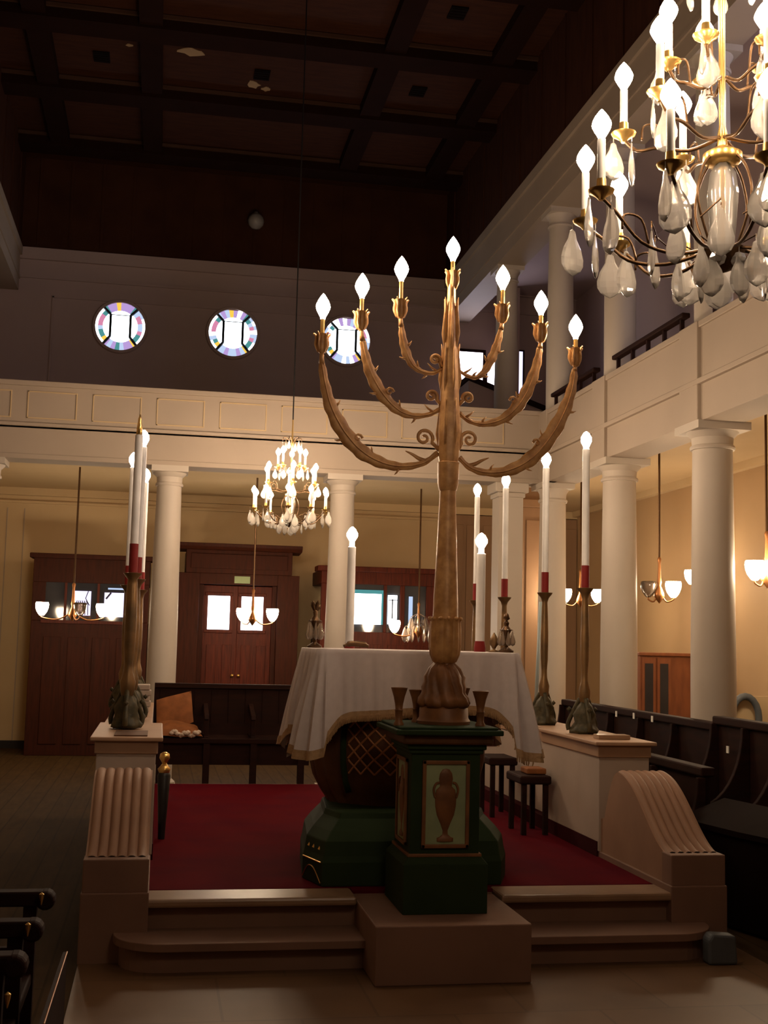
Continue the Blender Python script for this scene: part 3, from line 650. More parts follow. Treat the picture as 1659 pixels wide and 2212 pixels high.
# ------------------------------------------------------------------ reading desk
t = thing('reading_desk', 'brown carved reading desk on a dark green eight-sided foot', 'desk', (1.33, 6.8, PZ))
oct0 = [(0.845, 6.12), (1.765, 6.12), (1.855, 6.36), (1.86, 6.90), (1.77, 7.15), (0.95, 7.15), (0.825, 6.90), (0.775, 6.36)]
def octring(k, z): cx, cy = 1.32, 6.66; return [(cx + (x - cx) * k, cy + (y - cy) * k, z) for x, y in oct0]
levels = [(1.0, PZ + 0.004), (1.0, 0.40), (0.985, 0.43), (0.965, 0.50), (0.90, 0.545), (0.80, 0.60), (0.78, 0.63)]
b = MB(); vs = []; fs = []
for k, z in levels: vs += octring(k, z)
for i in range(len(levels) - 1):
    for j in range(8): fs.append((i * 8 + j, i * 8 + (j + 1) % 8, (i + 1) * 8 + (j + 1) % 8, (i + 1) * 8 + j))
fs += [tuple(reversed(range(8))), tuple(range(len(levels) * 8 - 8, len(levels) * 8))]
b._a(vs, fs); foot = b.build('foot', M['green'], t, bevel=0.006)
# gilt motif on the left chamfer of the foot
b = MB(); A = Vector((0.775, 6.36, 0)); B = Vector((0.845, 6.12, 0)); nrm = Vector((-0.94, -0.34, 0))
def onc(u, z, off=0.004): q = A.lerp(B, u); k = 1 if z < 0.4 else 1 - (z - 0.4) * 0.9; cxy = Vector((1.32, 6.66, 0)); q = cxy + (q - cxy) * k + nrm * off; return (q.x, q.y, z)
b.tube([onc(0.05, 0.40), onc(0.95, 0.40)], 0.004, 6); b.tube(smoothpath([onc(0.05, 0.30), onc(0.3, 0.36), onc(0.6, 0.36), onc(0.95, 0.30)], 5), 0.003, 6)
for u in (0.2, 0.45, 0.75): b.tube([onc(u, 0.45, 0.01), onc(u + 0.06, 0.49, 0.012), onc(u + 0.02, 0.52, 0.014)], [0.012, 0.008, 0.004], 6)
b.build('gilt_motif', M['goldbr'], foot)
cx, cy = 1.33, 6.76
prof = [(0.40, 0.60), (0.40, 0.64), (0.43, 0.68), (0.475, 0.76), (0.50, 0.86), (0.502, 0.98), (0.49, 1.12), (0.47, 1.28), (0.46, 1.41)]
def tubmod(a, z):
    o8 = math.cos(PI / 8) / math.cos(((a + PI / 8) % (PI / 4)) - PI / 8)
    front = abs(((a - 1.5 * PI + PI) % (2 * PI)) - PI) < 0.80
    return (0.35 + 0.65 * o8) * (1.0 if front else 1 + 0.022 * math.sin(26 * a))
b = MB(); b.lathe(prof, (cx, cy, 0), 160, 1.0, 0.80, tubmod); body = b.build('tub_body', M['tubwood'], t, smooth=60)
def surf(a, z, off=0.006):
    for i in range(len(prof) - 1):
        if prof[i][1] <= z <= prof[i + 1][1]:
            k = (z - prof[i][1]) / (prof[i + 1][1] - prof[i][1]); r = prof[i][0] + (prof[i + 1][0] - prof[i][0]) * k; break
    r = r * tubmod(a, z) + off; return (cx + math.cos(a) * r, cy + math.sin(a) * r * 0.80, z)
b = MB(); a0, a1 = 1.5 * PI - 0.72, 1.5 * PI + 0.02
for k in range(-7, 12):
    for sgn in (1, -1):
        pts = []
        for i in range(61):
            u = i / 60; z = 0.80 + 0.44 * u; aa = a0 + (a1 - a0) * ((k + sgn * (u * 5.6)) / 4.4)
            if a0 <= aa <= a1: pts.append(surf(aa, z))
        if len(pts) > 2: b.tube(pts, 0.0055, 5)
b.build('gilt_lattice', M['lattice'], body)
for aa in (a0 - 0.06, a1 + 0.5):
    b = MB(); b.tube([surf(aa, 0.70 + 0.05 * i, 0.0) for i in range(14)], 0.022, 8, flat=0.5); b.build('green_rib', M['green'], body, smooth=True)
b = MB(); b.box(0.825, 6.32, 1.40, 1.90, 7.05, 1.447); b.build('desk_top', M['tubwood'], t, bevel=0.01)

# cloth
TX0, TX1, TY0, TY1, TZ, CR = 0.815, 1.91, 6.30, 7.07, 1.452, 0.05
def perim():
    pts = []
    def seg(p, q, nx, n, side):
        for i in range(n): u = i / n; pts.append((p[0] + (q[0] - p[0]) * u, p[1] + (q[1] - p[1]) * u, nx[0], nx[1], side, u))
    def arc(c, a0, a1, n, side):
        for i in range(n): a = a0 + (a1 - a0) * i / n; pts.append((c[0] + math.cos(a) * CR, c[1] + math.sin(a) * CR, math.cos(a), math.sin(a), side, i / n))
    seg((TX0 + CR, TY0), (TX1 - CR, TY0), (0, -1), 90, 'f'); arc((TX1 - CR, TY0 + CR), -PI / 2, 0, 14, 'c')
    seg((TX1, TY0 + CR), (TX1, TY1 - CR), (1, 0), 60, 'r'); arc((TX1 - CR, TY1 - CR), 0, PI / 2, 14, 'c')
    seg((TX1 - CR, TY1), (TX0 + CR, TY1), (0, 1), 60, 'b'); arc((TX0 + CR, TY1 - CR), PI / 2, PI, 14, 'c')
    seg((TX0, TY1 - CR), (TX0, TY0 + CR), (-1, 0), 60, 'l'); arc((TX0 + CR, TY0 + CR), PI, 1.5 * PI, 14, 'c')
    return pts
PR = perim(); NP = len(PR)
def corner_w(x, y):
    d = min(math.hypot(x - a, y - c_) for a in (TX0, TX1) for c_ in (TY0, TY1)); return math.exp(-(d / 0.095) ** 2)
def cloth_pt(i, tt, off=0.0):
    x, y, nx, ny, side, u = PR[i % NP]
    cw = corner_w(x, y)
    L = {'f': 0.322, 'l': 0.46, 'r': 0.40, 'b': 0.40, 'c': 0.42}[side]
    if side == 'f': L += 0.02 * math.sin(u * 5 + 1)
    L += 0.15 * cw
    fl = {'f': 0.02, 'l': 0.045, 'r': 0.03, 'b': 0.04, 'c': 0.05}[side] + 0.075 * cw
    s_ = i / NP * 2 * PI
    fold = (0.010 * math.sin(23 * s_ + 1) + 0.007 * math.sin(41 * s_) + 0.006 * math.sin(67 * s_ + 2)) * min(1, tt * 1.6) * (1.6 if side in 'lrc' else 0.55)
    if side in ('l', 'r', 'c'): fold += 0.016 * math.sin(58 * s_) * tt
    o_ = 0.004 + fl * tt ** 0.9 + fold + off
    z = TZ - L * tt - 0.012 * (1 - math.exp(-tt * 30)) * 0
    if tt < 0.04: o_ = 0.004 + off; z = TZ - L * tt
    return (x + nx * o_, y + ny * o_, z)
rows = []
for r_ in range(21):
    tt = r_ / 20; rows.append([cloth_pt(i, tt) for i in range(NP + 1)])
b = MB(); b.grid(rows)
inner = [(x, y, TZ + 0.004) for x, y, *_ in PR]
n0 = len(b.v); b.v += inner + [((TX0 + TX1) / 2, (TY0 + TY1) / 2, TZ + 0.004)]
for i in range(NP): b.f.append((i, (i + 1) % NP if False else i + 1, n0 + (i + 1) % NP, n0 + i)); b.m.append(0)
for i in range(NP): b.f.append((n0 + i, n0 + (i + 1) % NP, n0 + NP)); b.m.append(0)
t = thing('tablecloth', 'white cloth with gold edging draped over the reading desk', 'tablecloth', (1.36, 6.8, TZ))
b.build('cloth', M['cloth'], t, smooth=45)
b = MB(); b.grid([[cloth_pt(i, tt, 0.003) for i in range(NP + 1)] for tt in (0.915, 0.94, 0.97, 1.0)]); b.build('gold_border', M['goldtrim'], t, smooth=True)
b = MB()
for i in range(0, 96):
    for h_ in (0, 0.5):
        p = Vector(cloth_pt(i, 0.985, 0.004)).lerp(Vector(cloth_pt(i + 1, 0.985, 0.004)), h_)
        b.tube([p, p + Vector((0.002 * math.sin(i), -0.002, -0.014)), p + Vector((0.003 * math.sin(i * 2.1), -0.001, -0.030))], [0.003, 0.004, 0.003], 4)
fo = b.build('fringe', M['goldtrim'], t); fo['kind'] = 'stuff'
b = MB(); b.grid([[tuple(Vector(cloth_pt(i, tt, 0.005))) for i in range(NP - 26, NP - 20)] for tt in (0.45, 0.55, 0.65, 0.75, 0.85)]); b.build('gold_emblem', M['goldtrim'], t, smooth=True)

# candles on the desk
def desk_candle(px, ptop, pred0, pred1, Y, lab, r_):
    p = at(px, ptop, Y); q0 = at(px, pred0, Y); t = thing('electric_candle', lab, 'candle', (p.x, Y, TZ), 'stout electric candles on the reading desk')
    x = p.x; z0 = TZ + 0.005; zr = max(q0.z, z0 + 0.03)
    b = MB(); b.lathe([(r_ * 1.25, z0), (r_ * 1.3, z0 + 0.02), (r_ * 1.05, zr)], (x, Y, 0), 20); b.build('sleeve', M['red'], t, smooth=40)
    b = MB(); b.lathe([(r_, zr - 0.005), (r_ * 0.97, p.z - 0.065), (r_ * 0.7, p.z - 0.06)], (x, Y, 0), 20); b.build('candle_tube', M['candle'], t, smooth=40)
    b = MB(); b.lathe([(r_ * 0.62, p.z - 0.065), (r_ * 0.62, p.z - 0.02)], (x, Y, 0), 16); b.build('socket', M['socket'], t, smooth=40)
    b = MB(); b.lathe([(0, 0), (r_ * 0.7, 0.002), (r_ * 1.35, 0.03), (r_ * 1.35, 0.045), (r_ * 0.8, 0.07), (r_ * 0.25, 0.082), (0, 0.085)], (x, Y, p.z - 0.03), 16); b.build('bulb', M['bulbk'], t, smooth=True)
desk_candle(761, 1158, 1400, 1405, 6.9, 'stout electric candle on the desk in front of the column', 0.024)
desk_candle(1040, 1172, 1385, 1408, 6.62, 'stout electric candle on the desk right of the candelabrum stem', 0.026)

# small crystal ornaments standing on the desk
def drop(b, p, L, r_): b.lathe([(0, 0), (r_ * 0.25, -L * 0.12), (r_ * 0.55, -L * 0.4), (r_, -L * 0.72), (r_ * 0.7, -L * 0.9), (0, -L)], p, 8, 1, 0.45)
def girandole(x, y, h, lab, n, fl=True):
    t = thing('crystal_ornament', lab, 'ornament', (x, y, TZ), 'bronze and crystal ornaments on the desk'); z = TZ + 0.005
    b = MB(); b.lathe([(0.04, z), (0.042, z + 0.01), (0.012, z + 0.03), (0.009, z + h * 0.4), (0.022, z + h * 0.5), (0.03, z + h * 0.56), (0.012, z + h * 0.66), (0.016, z + h * 0.74), (0.005, z + h * 0.8)], (x, y, 0), 14); b.build('stem', M['bronze'], t, smooth=50)
    b = MB()
    if fl:
        for k in range(5):
            a = k * 1.3; c_, s_ = math.cos(a), math.sin(a)
            b.tube([(x, y, z + h * 0.72), (x + c_ * 0.018, y + s_ * 0.018, z + h * (0.84 + 0.02 * k)), (x + c_ * 0.026, y + s_ * 0.026, z + h * (0.9 + 0.025 * k))], [0.006, 0.011, 0.002], 6, flat=0.4)
    else: b.lathe([(0, z + h * 0.78), (0.02, z + h * 0.84), (0.012, z + h * 0.95), (0, z + h)], (x, y, 0), 10)
    b.build('leaf_finial', M['bronze'], t, smooth=True)
    for k in range(n):
        a = 2 * PI * k / n; b = MB(); rr = 0.038; L = h * 0.38
        b.tube([(x + math.cos(a) * 0.01, y + math.sin(a) * 0.01, z + h * 0.60), (x + math.cos(a) * rr, y + math.sin(a) * rr, z + h * 0.54 + 0.003)], 0.003, 5)
        drop(b, (x + math.cos(a) * rr, y + math.sin(a) * rr, z + h * 0.54), L, 0.016); b.build('crystal_drop', M['smoky'], t, smooth=True)
girandole(0.865, 6.85, 0.27, 'dark bronze ornament with crystal drops at the desk left corner', 8)
girandole(1.885, 6.50, 0.22, 'dark bronze ornament with crystal drops at the desk right corner', 8, False)
p = at(1067, 1408, 6.55); b = MB()
b.lathe([(0.03, TZ + 0.005), (0.03, TZ + 0.012), (0.006, TZ + 0.02), (0.012, TZ + 0.03), (0.024, TZ + 0.05), (0.026, TZ + 0.065), (0.016, TZ + 0.09), (0.004, TZ + 0.11), (0, TZ + 0.115)], (p.x, 6.55, 0), 16, mod=lambda a, z: 1 + 0.08 * math.sin(8 * a + z * 200))
tag(b.build('pinecone_finial', M['brassold'], smooth=True), 'small brass pinecone finial on the desk beside a stout candle', 'finial')
b = MB(); p = at(765, 1400, 6.8); b.tube(smoothpath([(p.x - 0.06, 6.8, TZ + 0.018), (p.x - 0.02, 6.81, TZ + 0.032), (p.x + 0.05, 6.8, TZ + 0.030), (p.x + 0.08, 6.8, TZ + 0.018)], 4), [0.008] * 3 + [0.016] * 7 + [0.01] * 3, 8)
tag(b.build('dark_bundle', M['bronze'], smooth=True), 'small dark bundle lying on the desk behind the cloth edge', 'bundle')

# ------------------------------------------------------------------ green pedestal
PX, PY = 1.345, 5.80
t = thing('pedestal', 'dark green square pedestal with a gilt urn panel', 'pedestal', (PX, PY, 0.262))
def sq(b, hw, hd, z0, z1): b.box(PX - hw, PY - hd, z0, PX + hw, PY + hd, z1)
b = MB(); sq(b, 0.200, 0.22, 0.262, 0.485)
v0 = [(PX - 0.20, PY - 0.22), (PX + 0.20, PY - 0.22), (PX + 0.20, PY + 0.22), (PX - 0.20, PY + 0.22)]; v1 = [(PX - 0.172, PY - 0.19), (PX + 0.172, PY - 0.19), (PX + 0.172, PY + 0.19), (PX - 0.172, PY + 0.19)]
b._a([(x, y, 0.485) for x, y in v0] + [(x, y, 0.52) for x, y in v1], [(0, 1, 5, 4), (1, 2, 6, 5), (2, 3, 7, 6), (3, 0, 4, 7), (4, 5, 6, 7)])
b.build('foot', M['green'], t, bevel=0.004)
b = MB(); sq(b, 0.165, 0.185, 0.515, 1.02); b.build('shaft', M['green'], t, bevel=0.004)
b = MB(); sq(b, 0.176, 0.196, 0.515, 0.530); b.build('gilt_band', M['browngilt'], t, bevel=0.003)
b = MB(); sq(b, 0.178, 0.198, 0.985, 1.005); sq(b, 0.19, 0.21, 1.005, 1.03); b.build('cornice', M['green'], t, bevel=0.006)
b = MB(); sq(b, 0.215, 0.235, 1.03, 1.075); b.build('cornice_band', M['tubwood'], t, bevel=0.01)
b = MB(); sq(b, 0.255, 0.27, 1.075, 1.10); sq(b, 0.235, 0.25, 1.10, 1.112); b.build('top_slab', M['green'], t, bevel=0.008)
def urn_panel(T, w_=0.19):
    # drawn in local x (right), z (up), facing -y at local origin
    b = MB(); b.T = T; h0, h1 = 0.555, 0.955; hw = w_ / 2 + 0.018
    for (a, c_, d_, e_) in ((-hw, h0, hw, h0 + 0.018), (-hw, h1 - 0.018, hw, h1), (-hw, h0, -hw + 0.018, h1), (hw - 0.018, h0, hw, h1)): b.box(a, -0.014, c_, d_, 0.0, e_)
    fr = b.build('panel_frame', M['browngilt'], t, bevel=0.003)
    b = MB(); b.T = T; b.box(-hw + 0.016, -0.004, h0 + 0.016, hw - 0.016, 0.001, h1 - 0.016); pn = b.build('panel', M['greenlt'], t, label='pale green panel with gilt urn')
    b = MB(); b.T = T @ Matrix.Translation((0, -0.003, 0)); z = h0 + 0.03
    prof = [(0.040, 0), (0.040, 0.016), (0.028, 0.02), (0.014, 0.032), (0.013, 0.05), (0.024, 0.08), (0.042, 0.12), (0.050, 0.16), (0.052, 0.205), (0.046, 0.235), (0.030, 0.25), (0.030, 0.262), (0.034, 0.285), (0.030, 0.31), (0.018, 0.328), (0, 0.334)]
    b.lathe(prof, (0, 0, z), 24, 1, 0.22)
    for s_ in (-1, 1): b.tube(smoothpath([(s_ * 0.050, -0.004, z + 0.20), (s_ * 0.058, -0.004, z + 0.235), (s_ * 0.048, -0.004, z + 0.262), (s_ * 0.032, -0.004, z + 0.268)], 4), 0.006, 6)
    b.build('gilt_urn', M['browngilt'], pn, smooth=40)
urn_panel(Matrix.Translation((PX, PY - 0.185, 0)))
urn_panel(Matrix.Translation((PX - 0.165, PY, 0)) @ Matrix.Rotation(-PI / 2, 4, 'Z'), 0.19)
ZP = 1.112
# four goblets
for k, (px, Yg, pt, lab) in enumerate(((862, 5.66, 1485, 'leftmost brown goblet on the green pedestal'), (900, 5.88, 1490, 'brown goblet on the pedestal, tucked left of the candelabrum base'), (998, 5.90, 1486, 'brown goblet on the pedestal, tucked right of the candelabrum base'), (1038, 5.66, 1493, 'rightmost brown goblet on the green pedestal'))):
    x = at(px, 1520, Yg).x; h = at(px, pt, Yg).z - ZP
    t = thing('goblet', lab, 'goblet', (x, Yg, ZP), 'brown goblets around the candelabrum base')
    b = MB(); b.lathe([(0.024, ZP), (0.024, ZP + 0.008), (0.017, ZP + 0.02), (0.018, ZP + h * 0.38), (0.021, ZP + h * 0.40), (0.017, ZP + h * 0.43), (0.019, ZP + h * 0.55), (0.026, ZP + h * 0.75), (0.036, ZP + h * 0.93), (0.040, ZP + h), (0.034, ZP + h), (0.022, ZP + h * 0.75)], (x, Yg, 0), 22)
    b.build('cup', M['browngilt'], t, smooth=50)

# ------------------------------------------------------------------ seven-branched candelabrum
MX, MY = 1.372, PY
K = 0.002275
def mz(py, px=960): return at(px, py, MY).z
t = thing('candelabrum', 'tall gilt seven-branched candelabrum with lit flame bulbs', 'candelabrum', (MX, MY, ZP))
b = MB(); b.lathe([(0.125, ZP), (0.128, ZP + 0.015), (0.118, ZP + 0.03), (0.116, ZP + 0.075), (0.108, ZP + 0.085)], (MX, MY, 0), 24, mod=lambda a, z: 1 + 0.03 * math.cos(4 * a)); b.build('base', M['browngilt'], t, smooth=40)
def leafmod(a, z): return 0.90 + 0.17 * abs(math.sin(4.0 * a + z * 9)) ** 0.7 + 0.03 * math.sin(13 * a + z * 50)
b = MB(); b.lathe([(0.112, ZP + 0.08), (0.122, ZP + 0.10), (0.116, ZP + 0.125), (0.100, ZP + 0.15), (0.102, ZP + 0.175), (0.094, ZP + 0.20), (0.095, ZP + 0.225), (0.082, ZP + 0.25), (0.075, ZP + 0.265), (0.056, ZP + 0.285), (0.040, ZP + 0.30)], (MX, MY, 0), 96, mod=leafmod); b.build('leaf_skirt', M['browngilt'], t, smooth=True)
z1435 = mz(1437); b = MB(); b.lathe([(0.040, ZP + 0.29), (0.050, ZP + 0.305), (0.052, z1435 - 0.02), (0.038, z1435 + 0.005)], (MX, MY, 0), 24, mod=lambda a, z: 1 + 0.05 * math.sin(6 * a + z * 30)); b.build('knot', M['browngilt'], t, smooth=True)
z1335 = mz(1337)
def cupmod(a, z): return 0.90 + 0.12 * abs(math.sin(5 * a)) ** 0.35
b = MB(); b.lathe([(0.034, z1435), (0.058, z1435 + 0.018), (0.072, z1435 + 0.05), (0.078, z1435 + 0.09), (0.077, z1335 - 0.05), (0.075, z1335 - 0.015), (0.080, z1335), (0.062, z1335 - 0.004)], (MX, MY, 0), 96, mod=cupmod); b.build('fluted_cup', M['gold'], t, smooth=50)
b = MB()
for k in range(12):
    a = 2 * PI * k / 12; b.lathe([(0, -0.012), (0.012, -0.002), (0.010, 0.008), (0, 0.012)], (MX + math.cos(a) * 0.076, MY + math.sin(a) * 0.076, z1335), 8)
b.build('scalloped_rim', M['gold'], t, smooth=True)
z1060, z1000, z930, z870, z800, z690, z610, z590, z562 = [mz(q, 970) for q in (1060, 1000, 930, 870, 800, 690, 615, 592, 562)]
b = MB(); b.lathe([(0.062, z1335 - 0.01), (0.060, z1335 + 0.1), (0.051, (z1335 + z1060) / 2), (0.040, z1060 - 0.02), (0.040, z1060)], (MX, MY, 0), 28); b.build('lower_stem', M['gold'], t, smooth=40)
b = MB(); b.lathe([(0.042, z1060 - 0.002), (0.046, z1060 + 0.012), (0.050, z1060 + 0.04), (0.052, z1000 - 0.01), (0.053, z1000), (0.044, z1000 + 0.005)], (MX, MY, 0), 28, mod=lambda a, z: 1 + 0.04 * abs(math.sin(4 * a))); b.build('collar', M['gold'], t, smooth=40)
b = MB(); b.lathe([(0.044, z1000), (0.050, z1000 + 0.04), (0.054, z930), (0.052, z930 + 0.05), (0.046, z870), (0.040, z800), (0.033, (z800 + z690) / 2), (0.028, z690), (0.022, z690 + 0.07), (0.019, z610)], (MX, MY, 0), 36, mod=lambda a, z: 1 + 0.07 * abs(math.sin(4 * a + 0.4))); b.build('leafy_stem', M['gold'], t, smooth=45)
for (zz, hh, rr) in ((z1000 + 0.02, 0.30, 0.050), (z870, 0.30, 0.042), (z800 + 0.07, 0.30, 0.034)):
    for k in range(6):
        a = 2 * PI * k / 6 + zz * 3; c_, s_ = math.cos(a), math.sin(a); b = MB()
        b.tube([(MX + c_ * rr * 0.7, MY + s_ * rr * 0.7, zz), (MX + c_ * rr * 1.05, MY + s_ * rr * 1.05, zz + hh * 0.4), (MX + c_ * rr * 0.85, MY + s_ * rr * 0.85, zz + hh * 0.8), (MX + c_ * (rr + 0.004), MY + s_ * (rr + 0.004), zz + hh)], [0.006, 0.015, 0.010, 0.0015], 8, flat=0.45, ref=(-s_, c_, 0)); b.build('stem_leaf', M['gold'], t, smooth=True)
def holder(x, z, top, nleaf=5, big=1.0):
    # cup, petals and brass sleeve from z up to top, bulb above
    h = MB(); y = MY
    h.lathe([(0.008, z), (0.020 * big, z + 0.015), (0.024 * big, z + 0.045), (0.020 * big, z + 0.075), (0.026 * big, z + 0.095), (0.030 * big, z + 0.10), (0.012, z + 0.10)], (x, y, 0), 18, mod=lambda a, zz: 1 + 0.08 * math.sin(6 * a)); ho = h.build('bulb_holder', M['gold'], t, smooth=45)
    for k in range(nleaf):
        a = 2 * PI * k / nleaf + 0.3; c_, s_ = math.cos(a), math.sin(a); l = MB()
        l.tube(smoothpath([(x + c_ * 0.018, y + s_ * 0.018, z + 0.01), (x + c_ * 0.030, y + s_ * 0.030, z + 0.05), (x + c_ * 0.028, y + s_ * 0.028, z + 0.085), (x + c_ * 0.044, y + s_ * 0.044, z + 0.105)], 3), lerp_list([0.004, 0.010, 0.009, 0.004], 10), 6, flat=0.5, ref=(-s_, c_, 0)); l.build('petal', M['gold'], ho, smooth=True)
    l = MB(); l.lathe([(0.011, z + 0.09), (0.011, top)], (x, y, 0), 14); l.build('sleeve', M['goldbr'], t, smooth=40)
    flame((x, y, top - 0.004), 0.036, 0.135, 'bulb', M['bulb'], t, 18)
holder(MX + 0.004, z610 - 0.03, z562 - 0.005, 6)
arms = [  # path pixels root -> cup, then bulb base pixel
 ([(946, 978), (915, 1000), (870, 1008), (825, 1000), (780, 975), (742, 932), (715, 880), (702, 830), (695, 785)], (695, 765), (701, 690), 'o'),
 ([(950, 884), (925, 896), (890, 898), (858, 885), (826, 852), (803, 812), (791, 775), (783, 735)], (780, 716), (781, 645), 'm'),
 ([(955, 797), (935, 806), (912, 803), (891, 788), (877, 760), (870, 730), (867, 705)], (865, 690), (868, 608), 'i'),
 ([(990, 800), (1010, 812), (1030, 815), (1048, 800), (1064, 770), (1075, 740), (1082, 712)], (1085, 700), (1091, 627), 'i'),
 ([(992, 892), (1015, 910), (1050, 916), (1090, 903), (1122, 872), (1145, 830), (1160, 785), (1166, 752)], (1168, 742), (1180, 682), 'm'),
 ([(992, 988), (1015, 1010), (1050, 1021), (1100, 1016), (1150, 988), (1190, 940), (1220, 885), (1236, 835), (1241, 800)], (1243, 794), (1246, 733), 'o')]
for path, cup, bb, kind in arms:
    pts = smoothpath([at(px, py, MY) for px, py in path], 5); n = len(pts)
    w_ = {'o': [0.013, 0.015, 0.019, 0.028, 0.037, 0.040, 0.033, 0.024, 0.016], 'm': [0.011, 0.012, 0.016, 0.024, 0.032, 0.030, 0.023, 0.015], 'i': [0.008, 0.010, 0.012, 0.018, 0.024, 0.020, 0.013]}[kind]
    rr = [q * (1 + 0.10 * math.sin(i * 1.7)) for i, q in enumerate(lerp_list(w_, n))]
    b = MB(); b.tube(pts, rr, 14, flat=0.40, ref=(0, 1, 0)); ao = b.build('arm', M['gold'], t, smooth=True)
    # raised midrib and thorns
    b = MB(); b.tube([p + Vector((0, -r_ * 0.5, 0)) for p, r_ in zip(pts, rr)], 0.004, 6)
    for q in (0.28, 0.45, 0.62, 0.75):
        i = int(q * (n - 1)); p = pts[i]; tn = (pts[min(i + 1, n - 1)] - pts[i - 1]).normalized(); nn = Vector((tn.z, 0, -tn.x)); sgn = 1 if int(q * 100) % 2 else -1
        nn = nn * sgn; b.tube([p + nn * rr[i] * 0.8, p + nn * (rr[i] + 0.010) + tn * 0.008, p + nn * (rr[i] + 0.022) + tn * 0.02], [0.008, 0.005, 0.001], 6)
    b.build('arm_thorns', M['gold'], ao, smooth=True)
    # curling leaf near the root
    p = pts[int(n * 0.10)]; s_ = 1 if path[-1][0] > 970 else -1; b = MB()
    if kind == 'o': b.tube(smoothpath([p, p + Vector((s_ * 0.04, 0, 0.010)), p + Vector((s_ * 0.075, 0, 0.030)), p + Vector((s_ * 0.11, 0, 0.045))], 4), lerp_list([0.010, 0.010, 0.007, 0.002], 13), 8, flat=0.5, ref=(0, 1, 0))
    else: b.tube([p, p + Vector((s_ * 0.03, 0, 0.02)), p + Vector((s_ * 0.05, 0, 0.04))], [0.008, 0.005, 0.001], 6)
    b.build('root_leaf', M['gold'], ao, smooth=True)
    if kind != 'i':
        i = int(n * 0.55); p = pts[i] + Vector((-s_ * 0.02, -0.01, 0.03)); b = MB()
        sp = [p + Vector((-s_ * (0.022 - 0.002 * k) * math.cos(k * 0.8), 0, (0.022 - 0.002 * k) * math.sin(k * 0.8))) for k in range(9)]
        b.tube(sp, lerp_list([0.007, 0.006, 0.004], 9), 6); b.build('leaf_curl', M['gold'], ao, smooth=True)
    c_ = at(cup[0], cup[1], MY); bt = at(bb[0], bb[1], MY)
    pe = pts[-1]; b = MB(); b.tube([pe, (pe + c_) / 2, c_ + Vector((0, 0, 0.012))], [rr[-1], 0.012, 0.010], 8); b.build('arm_end', M['gold'], ao, smooth=True)
    holder(c_.x, c_.z, max(bt.z, c_.z + 0.12))
# scrolls beside the stem
for (px, py, r_, s_) in ((916, 946, 0.046, -1), (1014, 950, 0.046, 1), (932, 856, 0.031, -1), (1011, 860, 0.030, 1), (940, 777, 0.028, -1)):
    c_ = at(px, py, MY); pts = []; 
    root = Vector((MX + s_ * 0.045, MY, c_.z - r_ * 1.3)); pts.append(root)
    for k in range(26):
        a = -0.5 + k * 0.36; q = r_ * (1 - k / 30); pts.append(c_ + Vector((-s_ * math.cos(a) * q, 0, math.sin(a) * q)))
    b = MB(); b.tube(pts, lerp_list([0.010, 0.009, 0.008, 0.007], len(pts)), 8, flat=1.2); b.build('scroll', M['gold'], t, smooth=True)

